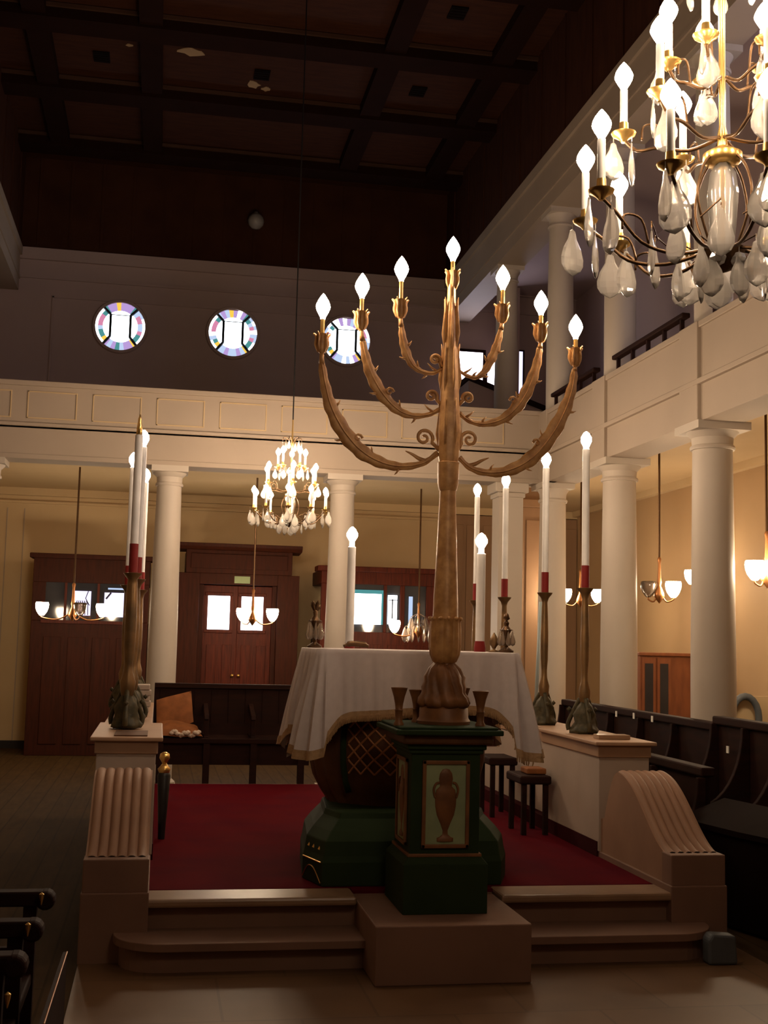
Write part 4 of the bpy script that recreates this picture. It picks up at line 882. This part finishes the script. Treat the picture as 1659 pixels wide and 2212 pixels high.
# ------------------------------------------------------------------ chandeliers
def make_chandelier(label, x, y, z, bulbm, ztop):
    # z = underside of the bowl
    t = thing('chandelier', label, 'chandelier', (x, y, z), 'crystal chandeliers hanging over the nave')
    b = MB(); b.lathe([(0, z), (0.012, z + 0.004), (0.030, z + 0.012), (0.046, z + 0.03), (0.052, z + 0.05), (0.054, z + 0.055), (0.046, z + 0.055), (0.02, z + 0.04)], (x, y, 0), 24); b.build('bowl', M['bronze'], t, smooth=50)
    b = MB(); b.lathe([(0.010, z + 0.04), (0.026, z + 0.07), (0.030, z + 0.11), (0.036, z + 0.19), (0.030, z + 0.24), (0.014, z + 0.27)], (x, y, 0), 16, mod=lambda a, q: 1 + 0.08 * math.cos(8 * a)); b.build('crystal_vase', M['crystal'], t, smooth=True)
    b = MB(); b.lathe([(0.005, z + 0.02), (0.006, z + 0.30), (0.012, z + 0.31), (0.012, z + 0.34), (0.008, z + 0.36), (0.008, z + 0.72), (0.014, z + 0.74), (0.008, z + 0.76), (0.006, z + 0.95)], (x, y, 0), 12); b.build('stem', M['goldbr'], t, smooth=50)
    b = MB(); b.tube([(x, y, z + 0.93), (x, y, ztop)], 0.006, 6); b.build('cord', M['black'], t)
    b = MB(); b.lathe([(0.010, z + 0.265), (0.040, z + 0.268), (0.046, z + 0.275), (0.046, z + 0.29), (0.030, z + 0.30), (0.012, z + 0.31)], (x, y, 0), 28, mod=lambda a, q: 1 + 0.03 * math.sin(14 * a)); b.build('hub_disc', M['goldbr'], t, smooth=45)
    for k in range(4):
        a = 2 * PI * k / 4 + 0.4; c_, s_ = math.cos(a), math.sin(a); b = MB()
        b.tube(smoothpath([(x + c_ * 0.04, y + s_ * 0.04, z + 0.05), (x + c_ * 0.085, y + s_ * 0.085, z + 0.16), (x + c_ * 0.07, y + s_ * 0.07, z + 0.24), (x + c_ * 0.035, y + s_ * 0.035, z + 0.285)], 4), 0.0035, 6); b.build('cage_rib', M['bronze'], t, smooth=True)
    def arm(a, r0_, z0, r1, z1, sag, hc):
        c_, s_ = math.cos(a), math.sin(a)
        P = lambda r_, q: (x + c_ * r_, y + s_ * r_, q)
        b = MB(); b.tube(smoothpath([P(r0_, z0), P(r0_ + (r1 - r0_) * 0.3, z0 - sag), P(r0_ + (r1 - r0_) * 0.62, z0 - sag * 0.2), P(r0_ + (r1 - r0_) * 0.85, z1 - 0.045), P(r1, z1 - 0.012)], 4), 0.0045, 6)
        b.tube(smoothpath([P(r0_ + (r1 - r0_) * 0.55, z0 - sag * 0.3), P(r0_ + (r1 - r0_) * 0.62, z0 + 0.05), P(r0_ + (r1 - r0_) * 0.78, z0 + 0.055), P(r0_ + (r1 - r0_) * 0.80, z0 + 0.02)], 4), 0.003, 5)
        ao = b.build('arm', M['bronze'], t, smooth=True)
        b = MB(); b.lathe([(0.006, z1 - 0.02), (0.012, z1 - 0.012), (0.028, z1 - 0.002), (0.031, z1 + 0.004), (0.012, z1 + 0.004), (0.011, z1 + 0.03)], (P(r1, 0)[0], P(r1, 0)[1], 0), 14, mod=lambda q, w_: 1 + 0.05 * math.sin(7 * q)); b.build('drip_pan', M['goldbr'], ao, smooth=50)
        b = MB(); b.lathe([(0.0095, z1 + 0.01), (0.0095, z1 + hc)], (P(r1, 0)[0], P(r1, 0)[1], 0), 12); b.build('candle_sleeve', M['candle'], ao, smooth=40)
        bx = P(r1, z1 + hc - 0.003); flame(bx, 0.023, 0.076, 'bulb', bulbm, ao, 12)
        return P
    def pend(P, r_, q, L, w_, ang):
        p = P(r_, q); b = MB(); b.tube([(p[0], p[1], q + 0.015), (p[0], p[1], q)], 0.0012, 4)
        T0 = Matrix.Translation((p[0], p[1], q)) @ Matrix.Rotation(ang, 4, 'Z'); b.T = T0
        b.lathe([(0, 0), (w_ * 0.25, -L * 0.05), (w_ * 0.40, -L * 0.22), (w_ * 0.80, -L * 0.42), (w_, -L * 0.62), (w_ * 0.97, -L * 0.76), (w_ * 0.72, -L * 0.88), (w_ * 0.30, -L * 0.96), (0, -L)], (0, 0, 0), 10, 1, 0.2); b.build('crystal_drop', M['crystal'], t)
    n = 10
    for k in range(n):
        a = 2 * PI * k / n + 0.15
        P = arm(a, 0.05, z + 0.05, 0.325, z + 0.150, 0.02, 0.125)
        pend(P, 0.300, z + 0.130, 0.125, 0.038, a + PI / 2); pend(P, 0.356, z + 0.135, 0.12, 0.034, a + 0.8)
        a2 = a + PI / n; P2 = lambda r_, q, a2=a2: (x + math.cos(a2) * r_, y + math.sin(a2) * r_, q)
        b = MB(); b.tube([P(0.15, z + 0.09), P2(0.17, z + 0.12), P2(0.17, z + 0.105)], 0.002, 4); b.build('wire', M['bronze'], t)
        pend(P2, 0.17, z + 0.10, 0.115, 0.030, a2 + PI / 2)
    for k in range(6):
        a = 2 * PI * k / 6 + 0.5
        P = arm(a, 0.012, z + 0.33, 0.235, z + 0.37, 0.02, 0.115)
        pend(P, 0.215, z + 0.35, 0.115, 0.033, a + PI / 2); pend(P, 0.260, z + 0.355, 0.10, 0.028, a + 0.6)
    for k in range(5):
        a = 2 * PI * k / 5 + 0.2
        P = arm(a, 0.012, z + 0.48, 0.125, z + 0.53, 0.02, 0.10)
        pend(P, 0.110, z + 0.51, 0.10, 0.028, a + PI / 2); pend(P, 0.150, z + 0.515, 0.09, 0.025, a + 0.6)
    for k in range(5):   # crystals hung from the bowl and the disc
        a = 2 * PI * k / 5; P = lambda r_, q, a=a: (x + math.cos(a) * r_, y + math.sin(a) * r_, q)
        pend(P, 0.052, z + 0.035, 0.105, 0.030, a + PI / 2)
        pend(P, 0.105, z + 0.05, 0.11, 0.030, a + 1.2)
        b = MB(); b.tube([P(0.05, z + 0.055), P(0.105, z + 0.062)], 0.002, 4); b.build('wire', M['bronze'], t)
    for k in range(5):
        a = 2 * PI * k / 5 + 0.2; P = lambda r_, q, a=a: (x + math.cos(a) * r_, y + math.sin(a) * r_, q)
        b = MB(); b.lathe([(0, -0.02), (0.016, -0.011), (0.02, 0), (0.016, 0.011), (0, 0.02)], P(0.040, z + 0.025), 8); b.build('crystal_bead', M['crystal'], t)
    for k in range(6):   # crown of drops on top
        a = 2 * PI * k / 6 + 0.1; c_, s_ = math.cos(a), math.sin(a); P = lambda r_, q, c_=c_, s_=s_: (x + c_ * r_, y + s_ * r_, q)
        b = MB(); b.tube(smoothpath([P(0.008, z + 0.72), P(0.04, z + 0.78), P(0.075, z + 0.79), P(0.085, z + 0.765)], 3), 0.003, 5); b.build('crown_scroll', M['bronze'], t, smooth=True)
        pend(P, 0.085, z + 0.755, 0.075, 0.018, a + PI / 2)
    return t
ch = make_chandelier('large crystal chandelier with many lit flame bulbs, close at upper right', 1.272, 2.6, 2.385, M['bulbn'], ZN)
ch2 = copy_tree(ch); ch2.location = (1.075, 10.5, 2.47)
ch2['label'] = 'small looking distant crystal chandelier hanging near the far gallery'
# the cord of the copy ends at the ceiling; bulbs of the far chandelier are their own shade of bright
for c_ in list(ch2.children):
    if c_.name.startswith('cord'):
        bb = MB(); bb.tube([(1.075, 10.5, 2.47 + 0.93), (1.075, 10.5, ZN)], 0.006, 6); bpy.data.objects.remove(c_); bb.build('cord', M['black'], ch2)
for o in bpy.data.objects:
    if o.name.startswith('bulb') and o.parent is not None and o.parent.parent == ch2:
        o.data = o.data.copy(); o.data.materials[0] = M['bulbc']

# ------------------------------------------------------------------ pendants in the aisles
def pendant(x, y, ztop, zb, arms_, lab, rodm='copper', crystals=0):
    t = thing('pendant_lamp', lab, 'lamp', (x, y, zb), 'pendant lamps hanging under the galleries')
    b = MB(); b.tube([(x, y, zb + 0.35), (x, y, ztop)], 0.011, 6); b.build('rod', M['bronze'], t)
    b = MB(); b.lathe([(0.011, zb + 0.40), (0.02, zb + 0.38), (0.013, zb + 0.34), (0.018, zb + 0.20), (0.024, zb + 0.16), (0.016, zb + 0.13), (0.045, zb + 0.06), (0.050, zb + 0.03), (0.03, zb), (0.008, zb - 0.03), (0, zb - 0.04)], (x, y, 0), 16); b.build('body', M['copper'], t, smooth=50)
    for ang, L, lit in arms_:
        c_, s_ = math.cos(ang), math.sin(ang); P = lambda r_, q: (x + c_ * r_, y + s_ * r_, q)
        b = MB(); b.tube(smoothpath([P(0.02, zb + 0.05), P(L * 0.5, zb - 0.02), P(L, zb), P(L, zb + 0.03)], 4), 0.008, 6); ao = b.build('arm', M['copper'], t, smooth=True)
        b = MB(); b.lathe([(0.022, zb + 0.02), (0.035, zb + 0.035), (0.056, zb + 0.065), (0.070, zb + 0.105), (0.074, zb + 0.145), (0.068, zb + 0.17), (0.060, zb + 0.165), (0.05, zb + 0.08), (0.0, zb + 0.04)], P(L, 0)[:2] + (0,), 20, mod=lambda a, z: 1 + 0.03 * math.sin(8 * a))
        b.build('glass_shade', M['shade'] if lit else M['smoky'], ao, smooth=True, label='lit tulip glass shade' if lit else 'unlit glass shade')
    for k in range(crystals):
        a = 2 * PI * k / crystals; r_ = 0.17 if k % 2 else 0.10; b = MB(); q = zb + (0.10 if k % 2 else 0.22)
        b.tube([(x, y, q + 0.05), (x + math.cos(a) * r_, y + math.sin(a) * r_, q)], 0.004, 5)
        b.T = Matrix.Translation((x + math.cos(a) * r_, y + math.sin(a) * r_, q)) @ Matrix.Rotation(a, 4, 'Z')
        b.lathe([(0, 0), (0.02, -0.04), (0.045, -0.12), (0.03, -0.17), (0, -0.2)], (0, 0, 0), 8, 1, 0.4); b.build('crystal_drop', M['smoky'], t)
    return t
def zat(px, py, Y): return at(px, py, Y).z
pendant(at(157, 1320, 14.3).x, 14.3, ZC, zat(157, 1335, 14.3), [(PI, 0.34, 1), (0, 0.33, 1), (PI * 1.6, 0.33, 0)], 'pendant lamp in front of the left wooden porch')
pendant(at(546, 1320, 14.5).x, 14.5, ZC, zat(546, 1345, 14.5), [(0.15, 0.24, 1), (PI - 0.9, 0.18, 1)], 'pendant lamp in front of the middle double doors')
pendant(at(905, 1300, 14.8).x, 14.8, ZC, zat(905, 1375, 14.8) + 0.02, [(PI + 0.1, 0.31, 1)], 'mostly unlit crystal pendant left of the candelabrum stem', crystals=14)
pendant(at(1254, 1290, 13.3).x, 13.3, ZC, zat(1254, 1305, 13.3), [(PI - 0.3, 0.17, 1), (-0.3, 0.19, 1)], 'pendant lamp behind the nearest right candlestick')
pendant(at(1424, 1270, 10.8).x, 10.8, ZC, zat(1424, 1295, 10.8), [(-0.5, 0.13, 1), (PI - 0.4, 0.10, 0)], 'pendant lamp between the two thick right columns')
pendant(at(1657, 1235, 8.6).x, 8.6, ZC, zat(1657, 1260, 8.6), [(PI, 0.10, 1), (PI * 1.55, 0.12, 1)], 'pendant lamp cut by the right edge of the picture')
p = at(1492, 1252, 11.9); pendant(p.x + 0.1, 11.9, ZC, p.z - 0.07, [(PI, 0.09, 1), (0, 0.12, 0)], 'pendant lamp hidden behind the nearest thick right column')
# white globe on the dark frieze
p = at(553, 478, YB - 0.12); t = thing('globe_lamp', 'small unlit white globe on the dark boarding above the windows', 'lamp', (p.x, p.y, p.z))
b = MB(); b.lathe([(0, -0.115), (0.06, -0.10), (0.10, -0.055), (0.115, 0), (0.10, 0.055), (0.06, 0.10), (0.03, 0.112), (0.03, 0.13), (0, 0.13)], (p.x, p.y, p.z), 20); b.build('globe', M['glasswhite'], t, smooth=True)
b = MB(); b.tube([(p.x, p.y, p.z + 0.12), (p.x, YB, p.z + 0.15)], 0.015, 8); b.build('bracket', M['bronze'], t)
b = MB(); b.lathe([(0, 0), (0.04, 0.0), (0.045, 0.03), (0.02, 0.05), (0, 0.05)], (p.x, YB - 0.01, p.z + 0.15), 12, axis=Vector((0, -1, 0))); b.build('wall_plate', M['bronze'], t)

# ------------------------------------------------------------------ bench, chair cushion, stools
t = thing('long_bench', 'long dark wooden bench with high back at the rear of the platform', 'bench', (0.62, 10.75, PZ))
z0 = 0.0
b = MB(); b.box(-0.02, 10.98, 0.45, 1.34, 11.02, 1.06); b.box(-0.02, 10.96, 1.05, 1.34, 11.05, 1.09)
for i in range(9): b.box(0.03 + i * 0.15, 10.972, 0.75, 0.035 + i * 0.15, 10.982, 1.04)
b.build('backrest', M['darkwood'], t, bevel=0.006)
b = MB(); b.box(-0.02, 10.56, 0.60, 1.34, 10.99, 0.645); b.build('seat', M['darkwood'], t, bevel=0.008)
b = MB(); b.box(0.0, 10.60, 0.42, 1.32, 10.63, 0.60); b.build('apron', M['darkwood'], t)
for x in (0.02, 0.41, 0.81, 1.22):
    b = MB(); b.box(x, 10.56, 0.0, x + 0.055, 10.62, 0.60); b.build('leg', M['darkwood'], t)
for x in (0.41, 0.81, 1.28):
    b = MB(); b.box(x, 10.60, 0.64, x + 0.04, 10.98, 0.66); b.prism([(10.60, 0.80), (10.62, 0.84), (10.98, 0.92), (10.98, 0.87), (10.66, 0.79)], 'x', x, x + 0.04); b.box(x, 10.62, 0.65, x + 0.04, 10.66, 0.81); b.build('armrest', M['darkwood'], t, bevel=0.006)
# torn brown leather chair in front of it
t = thing('leather_cushion', 'torn brown leather cushion with white stuffing, propped on the bench', 'cushion', (0.2, 10.4, 0.65))
y = 10.50
A = lambda px, py, yy=10.5: at(px, py, yy)
def quad_pad(p, thick, seedn):
    rnd = random.Random(seedn); rows = []
    N_ = 12
    for i in range(N_ + 1):
        row = []
        for j in range(N_ + 1):
            u = i / N_; v = j / N_
            q = (p[0] * (1 - u) + p[1] * u) * (1 - v) + (p[3] * (1 - u) + p[2] * u) * v
            nn = (p[1] - p[0]).cross(p[3] - p[0]).normalized()
            row.append(tuple(q + nn * (thick * (math.sin(PI * u) * math.sin(PI * v)) ** 0.35 + 0.006 * math.sin(9 * u + 5 * v))))
        rows.append(row)
    return rows
bk = [A(338, 1512, 10.93), A(338, 1590, 10.82), A(418, 1560, 10.84), A(413, 1492, 10.95)]
b = MB(); b.grid(quad_pad(bk, -0.03, 1)); b.grid(quad_pad(bk, 0.02, 2)); b.build('back_pad', M['leather'], t, smooth=True)
st = [A(340, 1592, 10.56), A(435, 1590, 10.56), A(420, 1556, 10.86), A(340, 1560, 10.86)]
st = [Vector((0.02, 10.55, 0.66)), Vector((0.40, 10.55, 0.66)), Vector((0.36, 10.86, 0.72)), Vector((0.02, 10.86, 0.76))]
b = MB(); b.grid(quad_pad(st, 0.06, 3)); b.grid(quad_pad(st, -0.006, 4)); b.build('seat_pad', M['leather'], t, smooth=True)
b = MB()
rnd = random.Random(5)
for k in range(16):
    b.lathe([(0, -0.02), (0.018, -0.01), (0.024, 0), (0.018, 0.012), (0, 0.02)], (0.14 + 0.015 * k, 10.55 + rnd.uniform(-0.01, 0.02), 0.672 + rnd.uniform(0, 0.02) + 0.01 * math.sin(k)), 8)
b.build('stuffing', M['stuffing'], t, smooth=True)
for X0_, Y0_, lab, zt in ((2.33, 7.66, 'dark wooden stool beside the right pier, nearer one', 0.66), (2.34, 8.45, 'dark wooden stool on the right of the platform, farther one', 0.70)):
    t = thing('stool', lab, 'stool', (X0_ + 0.12, Y0_ + 0.15, PZ), 'dark stools along the right wall')
    b = MB(); b.box(X0_, Y0_, zt - 0.055, X0_ + 0.21, Y0_ + 0.34, zt); b.build('seat', M['darkwood'], t, bevel=0.012)
    for dx in (0.015, 0.16):
        for dy in (0.01, 0.29):
            b = MB(); b.box(X0_ + dx, Y0_ + dy, PZ + 0.004, X0_ + dx + 0.032, Y0_ + dy + 0.032, zt - 0.05); b.build('leg', M['darkwood'], t, bevel=0.003)
b = MB(); b.box(2.40, 7.74, 0.662, 2.53, 7.90, 0.70); tag(b.build('closed_book', M['leather'], bevel=0.008), 'brown book lying on the nearer dark stool', 'book')
# black stand with brass knobs by the left wall
t = thing('knobbed_stand', 'slim black tapering stand with two brass knobs by the left wall', 'stand', (0.06, 7.6, PZ))
b = MB(); b.lathe([(0.020, PZ + 0.004), (0.024, PZ + 0.10), (0.040, 0.66), (0.03, 0.68)], (0.065, 7.6, 0), 14); b.build('leg', M['black'], t, smooth=40)
b = MB(); b.lathe([(0.0, 0.66), (0.030, 0.675), (0.040, 0.70), (0.022, 0.72), (0.012, 0.735)], (0.065, 7.6, 0), 18); b.build('lower_knob', M['goldbr'], t, smooth=True)
b = MB(); b.lathe([(0.012, 0.73), (0.02, 0.745), (0.032, 0.765), (0.028, 0.79), (0.012, 0.80), (0, 0.802)], (0.065, 7.6, 0), 18); b.build('upper_knob', M['goldbr'], t, smooth=True)
# pale blue pole
b = MB(); p0 = at(1156, 1545, 9.0); p1 = at(1168, 1300, 9.0); b.tube([(p0.x, 9.0, 0.947), (p1.x, 9.0, p1.z)], 0.014, 8); tag(b.build('blue_pole', M['paleblue'], smooth=True), 'thin pale blue pole standing beside second right candlestick', 'pole')
b = MB(); b.lathe([(0.035, 0.946), (0.045, 0.96), (0.03, 0.985), (0.04, 1.0), (0.02, 1.02)], (2.84, 8.1, 0), 10); tag(b.build('small_ornament', M['whitewall'], smooth=True), 'small white ornament on the right wall before a column', 'ornament')

# ------------------------------------------------------------------ right hand stalls
def stall_row(xb, xf, zt, zs, ys, lab, tags, zdiv):
    t = thing('stall_row', lab, 'pews', (xb, (ys[0] + ys[-1]) / 2, 0), 'dark wooden stalls on the right')
    b = MB(); b.box(xb, ys[0], 0.1, xb + 0.035, ys[-1], zt - 0.04); b.build('back_panel', M['darkwood'], t)
    b = MB(); b.box(xb - 0.03, ys[0] - 0.02, zt - 0.055, xb + 0.06, ys[-1] + 0.02, zt); b.build('top_rail', M['darkwood'], t, bevel=0.01)
    for y in ys:
        b = MB(); pl = [(xb, 0.0), (xb, zdiv)]
        for k in range(11):
            a = PI / 2 * (1 - k / 10); pl.append((xf + 0.05 + (xb - 0.05 - xf - 0.05) * math.sin(a) ** 1.0, zs + (zdiv - zs) * (1 - math.cos(a))))
        pl += [(xf, zs), (xf, zs - 0.06), (xf + 0.05, zs - 0.12), (xf + 0.05, 0.0)]
        b.prism(pl, 'y', y - 0.018, y + 0.018); b.build('divider', M['darkwood'], t, bevel=0.005)
    for i in range(len(ys) - 1):
        b = MB(); b.box(xf + 0.05, ys[i] + 0.025, zs - 0.06, xb - 0.02, ys[i + 1] - 0.025, zs - 0.02); b.build('seat', M['darkwood'], t, bevel=0.01)
    for (y, z) in tags:
        b = MB(); b.box(xb - 0.036, y - 0.016, z - 0.03, xb - 0.0305, y + 0.016, z + 0.016); b.build('number_tag', M['tag'], t)
stall_row(3.80, 3.36, 1.00, 0.46, [7.9, 8.55, 9.2, 9.85, 10.5, 11.1], 'far row of dark stalls with small white tags in front of columns', [(9.69, 0.957), (9.31, 0.965), (8.94, 0.965)], 0.95)
stall_row(3.78, 3.36, 1.05, 0.50, [6.95, 7.4, 7.85], 'nearer high backed section of dark stalls at the right edge', [(7.63, 0.85)], 1.0)
stall_row(3.24, 2.95, 0.80, 0.36, [6.9, 7.6, 8.3, 9.0, 9.7], 'low front row of dark stalls beside the right pier', [], 0.74)
t = thing('book_desk', 'long dark sloping book desk in the lower right, before the stalls', 'desk', (3.3, 6.3, 0))
b = MB(); pts = [(3.02, 6.75), (3.12, 6.2), (3.3, 5.6), (3.55, 5.0)]
rows = [[(x, y, 0.02) for x, y in pts], [(x, y, 0.50) for x, y in pts], [(x + 0.03, y + 0.0, 0.53) for x, y in pts], [(x + 0.32, y + 0.12, 0.60) for x, y in pts], [(x + 0.34, y + 0.12, 0.02) for x, y in pts]]
b.grid(rows); b.build('front_board', M['verydarkwood'], t)
b = MB(); b.grid([[(x - 0.02, y, 0.50) for x, y in pts], [(x - 0.02, y, 0.53) for x, y in pts], [(x + 0.33, y + 0.12, 0.625) for x, y in pts], [(x + 0.33, y + 0.12, 0.60) for x, y in pts]]); b.build('sloping_top', M['verydarkwood'], t)
for x, y in (pts[0], pts[-1]): b = MB(); b.prism([(x, 0), (x + 0.33, 0), (x + 0.33, 0.6), (x, 0.5)], 'y', y, y + 0.03); b.build('end_panel', M['verydarkwood'], t)
# cabinet and arched object
cxx = at(1382, 1408, 12.2).x
t = thing('cabinet', 'low orange-brown cabinet with dark glass doors between the columns', 'cabinet', (5.3, 12.2, 0))
x0 = cxx; b = MB(); b.box(x0, 12.2, 0, 5.60, 12.7, 1.44); b.box(x0 - 0.02, 12.17, 1.42, 5.61, 12.72, 1.455); b.build('body', M['cabinet'], t, bevel=0.006)
for k in range(2):
    a = x0 + 0.02 + k * 0.17; b = MB(); b.box(a, 12.18, 0.08, a + 0.15, 12.2, 1.40); d = b.build('door', M['cabinet'], t)
    b = MB(); b.box(a + 0.03, 12.174, 0.2, a + 0.12, 12.181, 1.34); b.build('glass', M['darkglass'], d)
b = MB(); p = at(1610, 1535, 9.5); pts = [(p.x + math.cos(a) * 0.12, 9.5, 0.95 + math.sin(a) * 0.17) for a in [PI * (1 - k / 10) for k in range(11)]]
pts = [(pts[0][0], 9.5, 0.0)] + pts + [(pts[-1][0], 9.5, 0.0)]; b.tube(pts, 0.03, 8)
tag(b.build('chair_back', M['bluegrey'], smooth=True), 'dark arched chair back frame behind the stalls at right edge', 'chair')
b = MB(); b.box(4.75, 9.55, 0, 5.5, 9.6, 1.12); tag(b.build('screen', M['cream_y']), 'low cream screen panel behind the arched chair back', 'screen')

# blue-grey object on the step end
b = MB(); p = at(1516, 2035, 5.66); b.prism([(p.x, 0.006), (p.x + 0.15, 0.006), (p.x + 0.14, 0.14), (p.x + 0.02, 0.15), (p.x, 0.12)], 'y', 5.58, 5.66)
tag(b.build('speaker_box', M['bluegrey'], bevel=0.012), 'small blue-grey box at the right end of the lower step', 'box')

# ------------------------------------------------------------------ near pews at lower left
def near_pew(y, xe, z, lab, tip):
    t = thing('pew', lab, 'pew', (xe - 0.4, y, 0), 'dark pews in the lower left corner')
    b = MB(); b.box(xe - 1.4, y - 0.01, z - 0.045, xe - 0.02, y + 0.05, z); b.lathe([(0, -0.035), (0.026, -0.035), (0.03, -0.02), (0.03, 0.03), (0, 0.035)], (xe - 0.02, y + 0.02, z - 0.028), 14, axis=Vector((0, 1, 0))); b.build('top_rail', M['darkwood'], t, bevel=0.006)
    b = MB(); b.box(xe - 0.085, y, 0, xe - 0.045, y + 0.04, z - 0.03); b.build('end_post', M['darkwood'], t)
    b = MB(); b.box(xe - 1.4, y + 0.01, z - 0.12 - 0.16, xe - 0.05, y + 0.03, z - 0.17); b.build('back_panel', M['darkwood'], t)
    b = MB(); b.box(xe - 1.4, y - 0.34, 0.42, xe - 0.05, y + 0.01, 0.455); b.build('seat', M['darkwood'], t, bevel=0.006)
    if tip: b = MB(); b.lathe([(0, 0.012), (0.008, 0.006), (0.007, -0.004), (0.002, -0.025), (0, -0.028)], (xe - 0.03, y - 0.022, z - 0.01 if tip == 1 else z - 0.09), 8); b.build('brass_hook', M['goldbr'], t)
near_pew(4.0, at(112, 1950, 4.0).x, at(60, 1926, 4.0).z, 'farthest dark pew at lower left, its rail end highest', 1)
near_pew(3.55, at(86, 2010, 3.55).x, at(40, 1990, 3.55).z, 'middle dark pew of the three at lower left', 1)
near_pew(3.1, at(50, 2090, 3.1).x, at(20, 2063, 3.1).z, 'nearest dark pew in the lower left corner', 2)
p0 = at(145, 2056, 3.9); p1 = at(95, 2212, 3.1)
t = thing('pew_side_panel', 'dark side board with thin edge strip coloured as if lit beside the near pews', 'board', (p0.x, 3.5, 0))
b = MB(); b._a([(p0.x - 0.012, 3.9, 0), (p0.x, 3.9, 0), (p1.x, 3.1, 0), (p1.x - 0.012, 3.1, 0), (p0.x - 0.012, 3.9, p0.z), (p0.x, 3.9, p0.z), (p1.x, 3.1, p1.z), (p1.x - 0.012, 3.1, p1.z)], [(0, 1, 2, 3), (4, 7, 6, 5), (0, 4, 5, 1), (1, 5, 6, 2), (2, 6, 7, 3), (3, 7, 4, 0)]); b.build('board', M['darkwood'], t)
b = MB(); b.tube([(p0.x, 3.9, p0.z), (p1.x, 3.1, p1.z)], 0.0022, 6); b.build('edge_highlight', M['lattice'], t)  # gilt strip added as a painted highlight along the board's edge
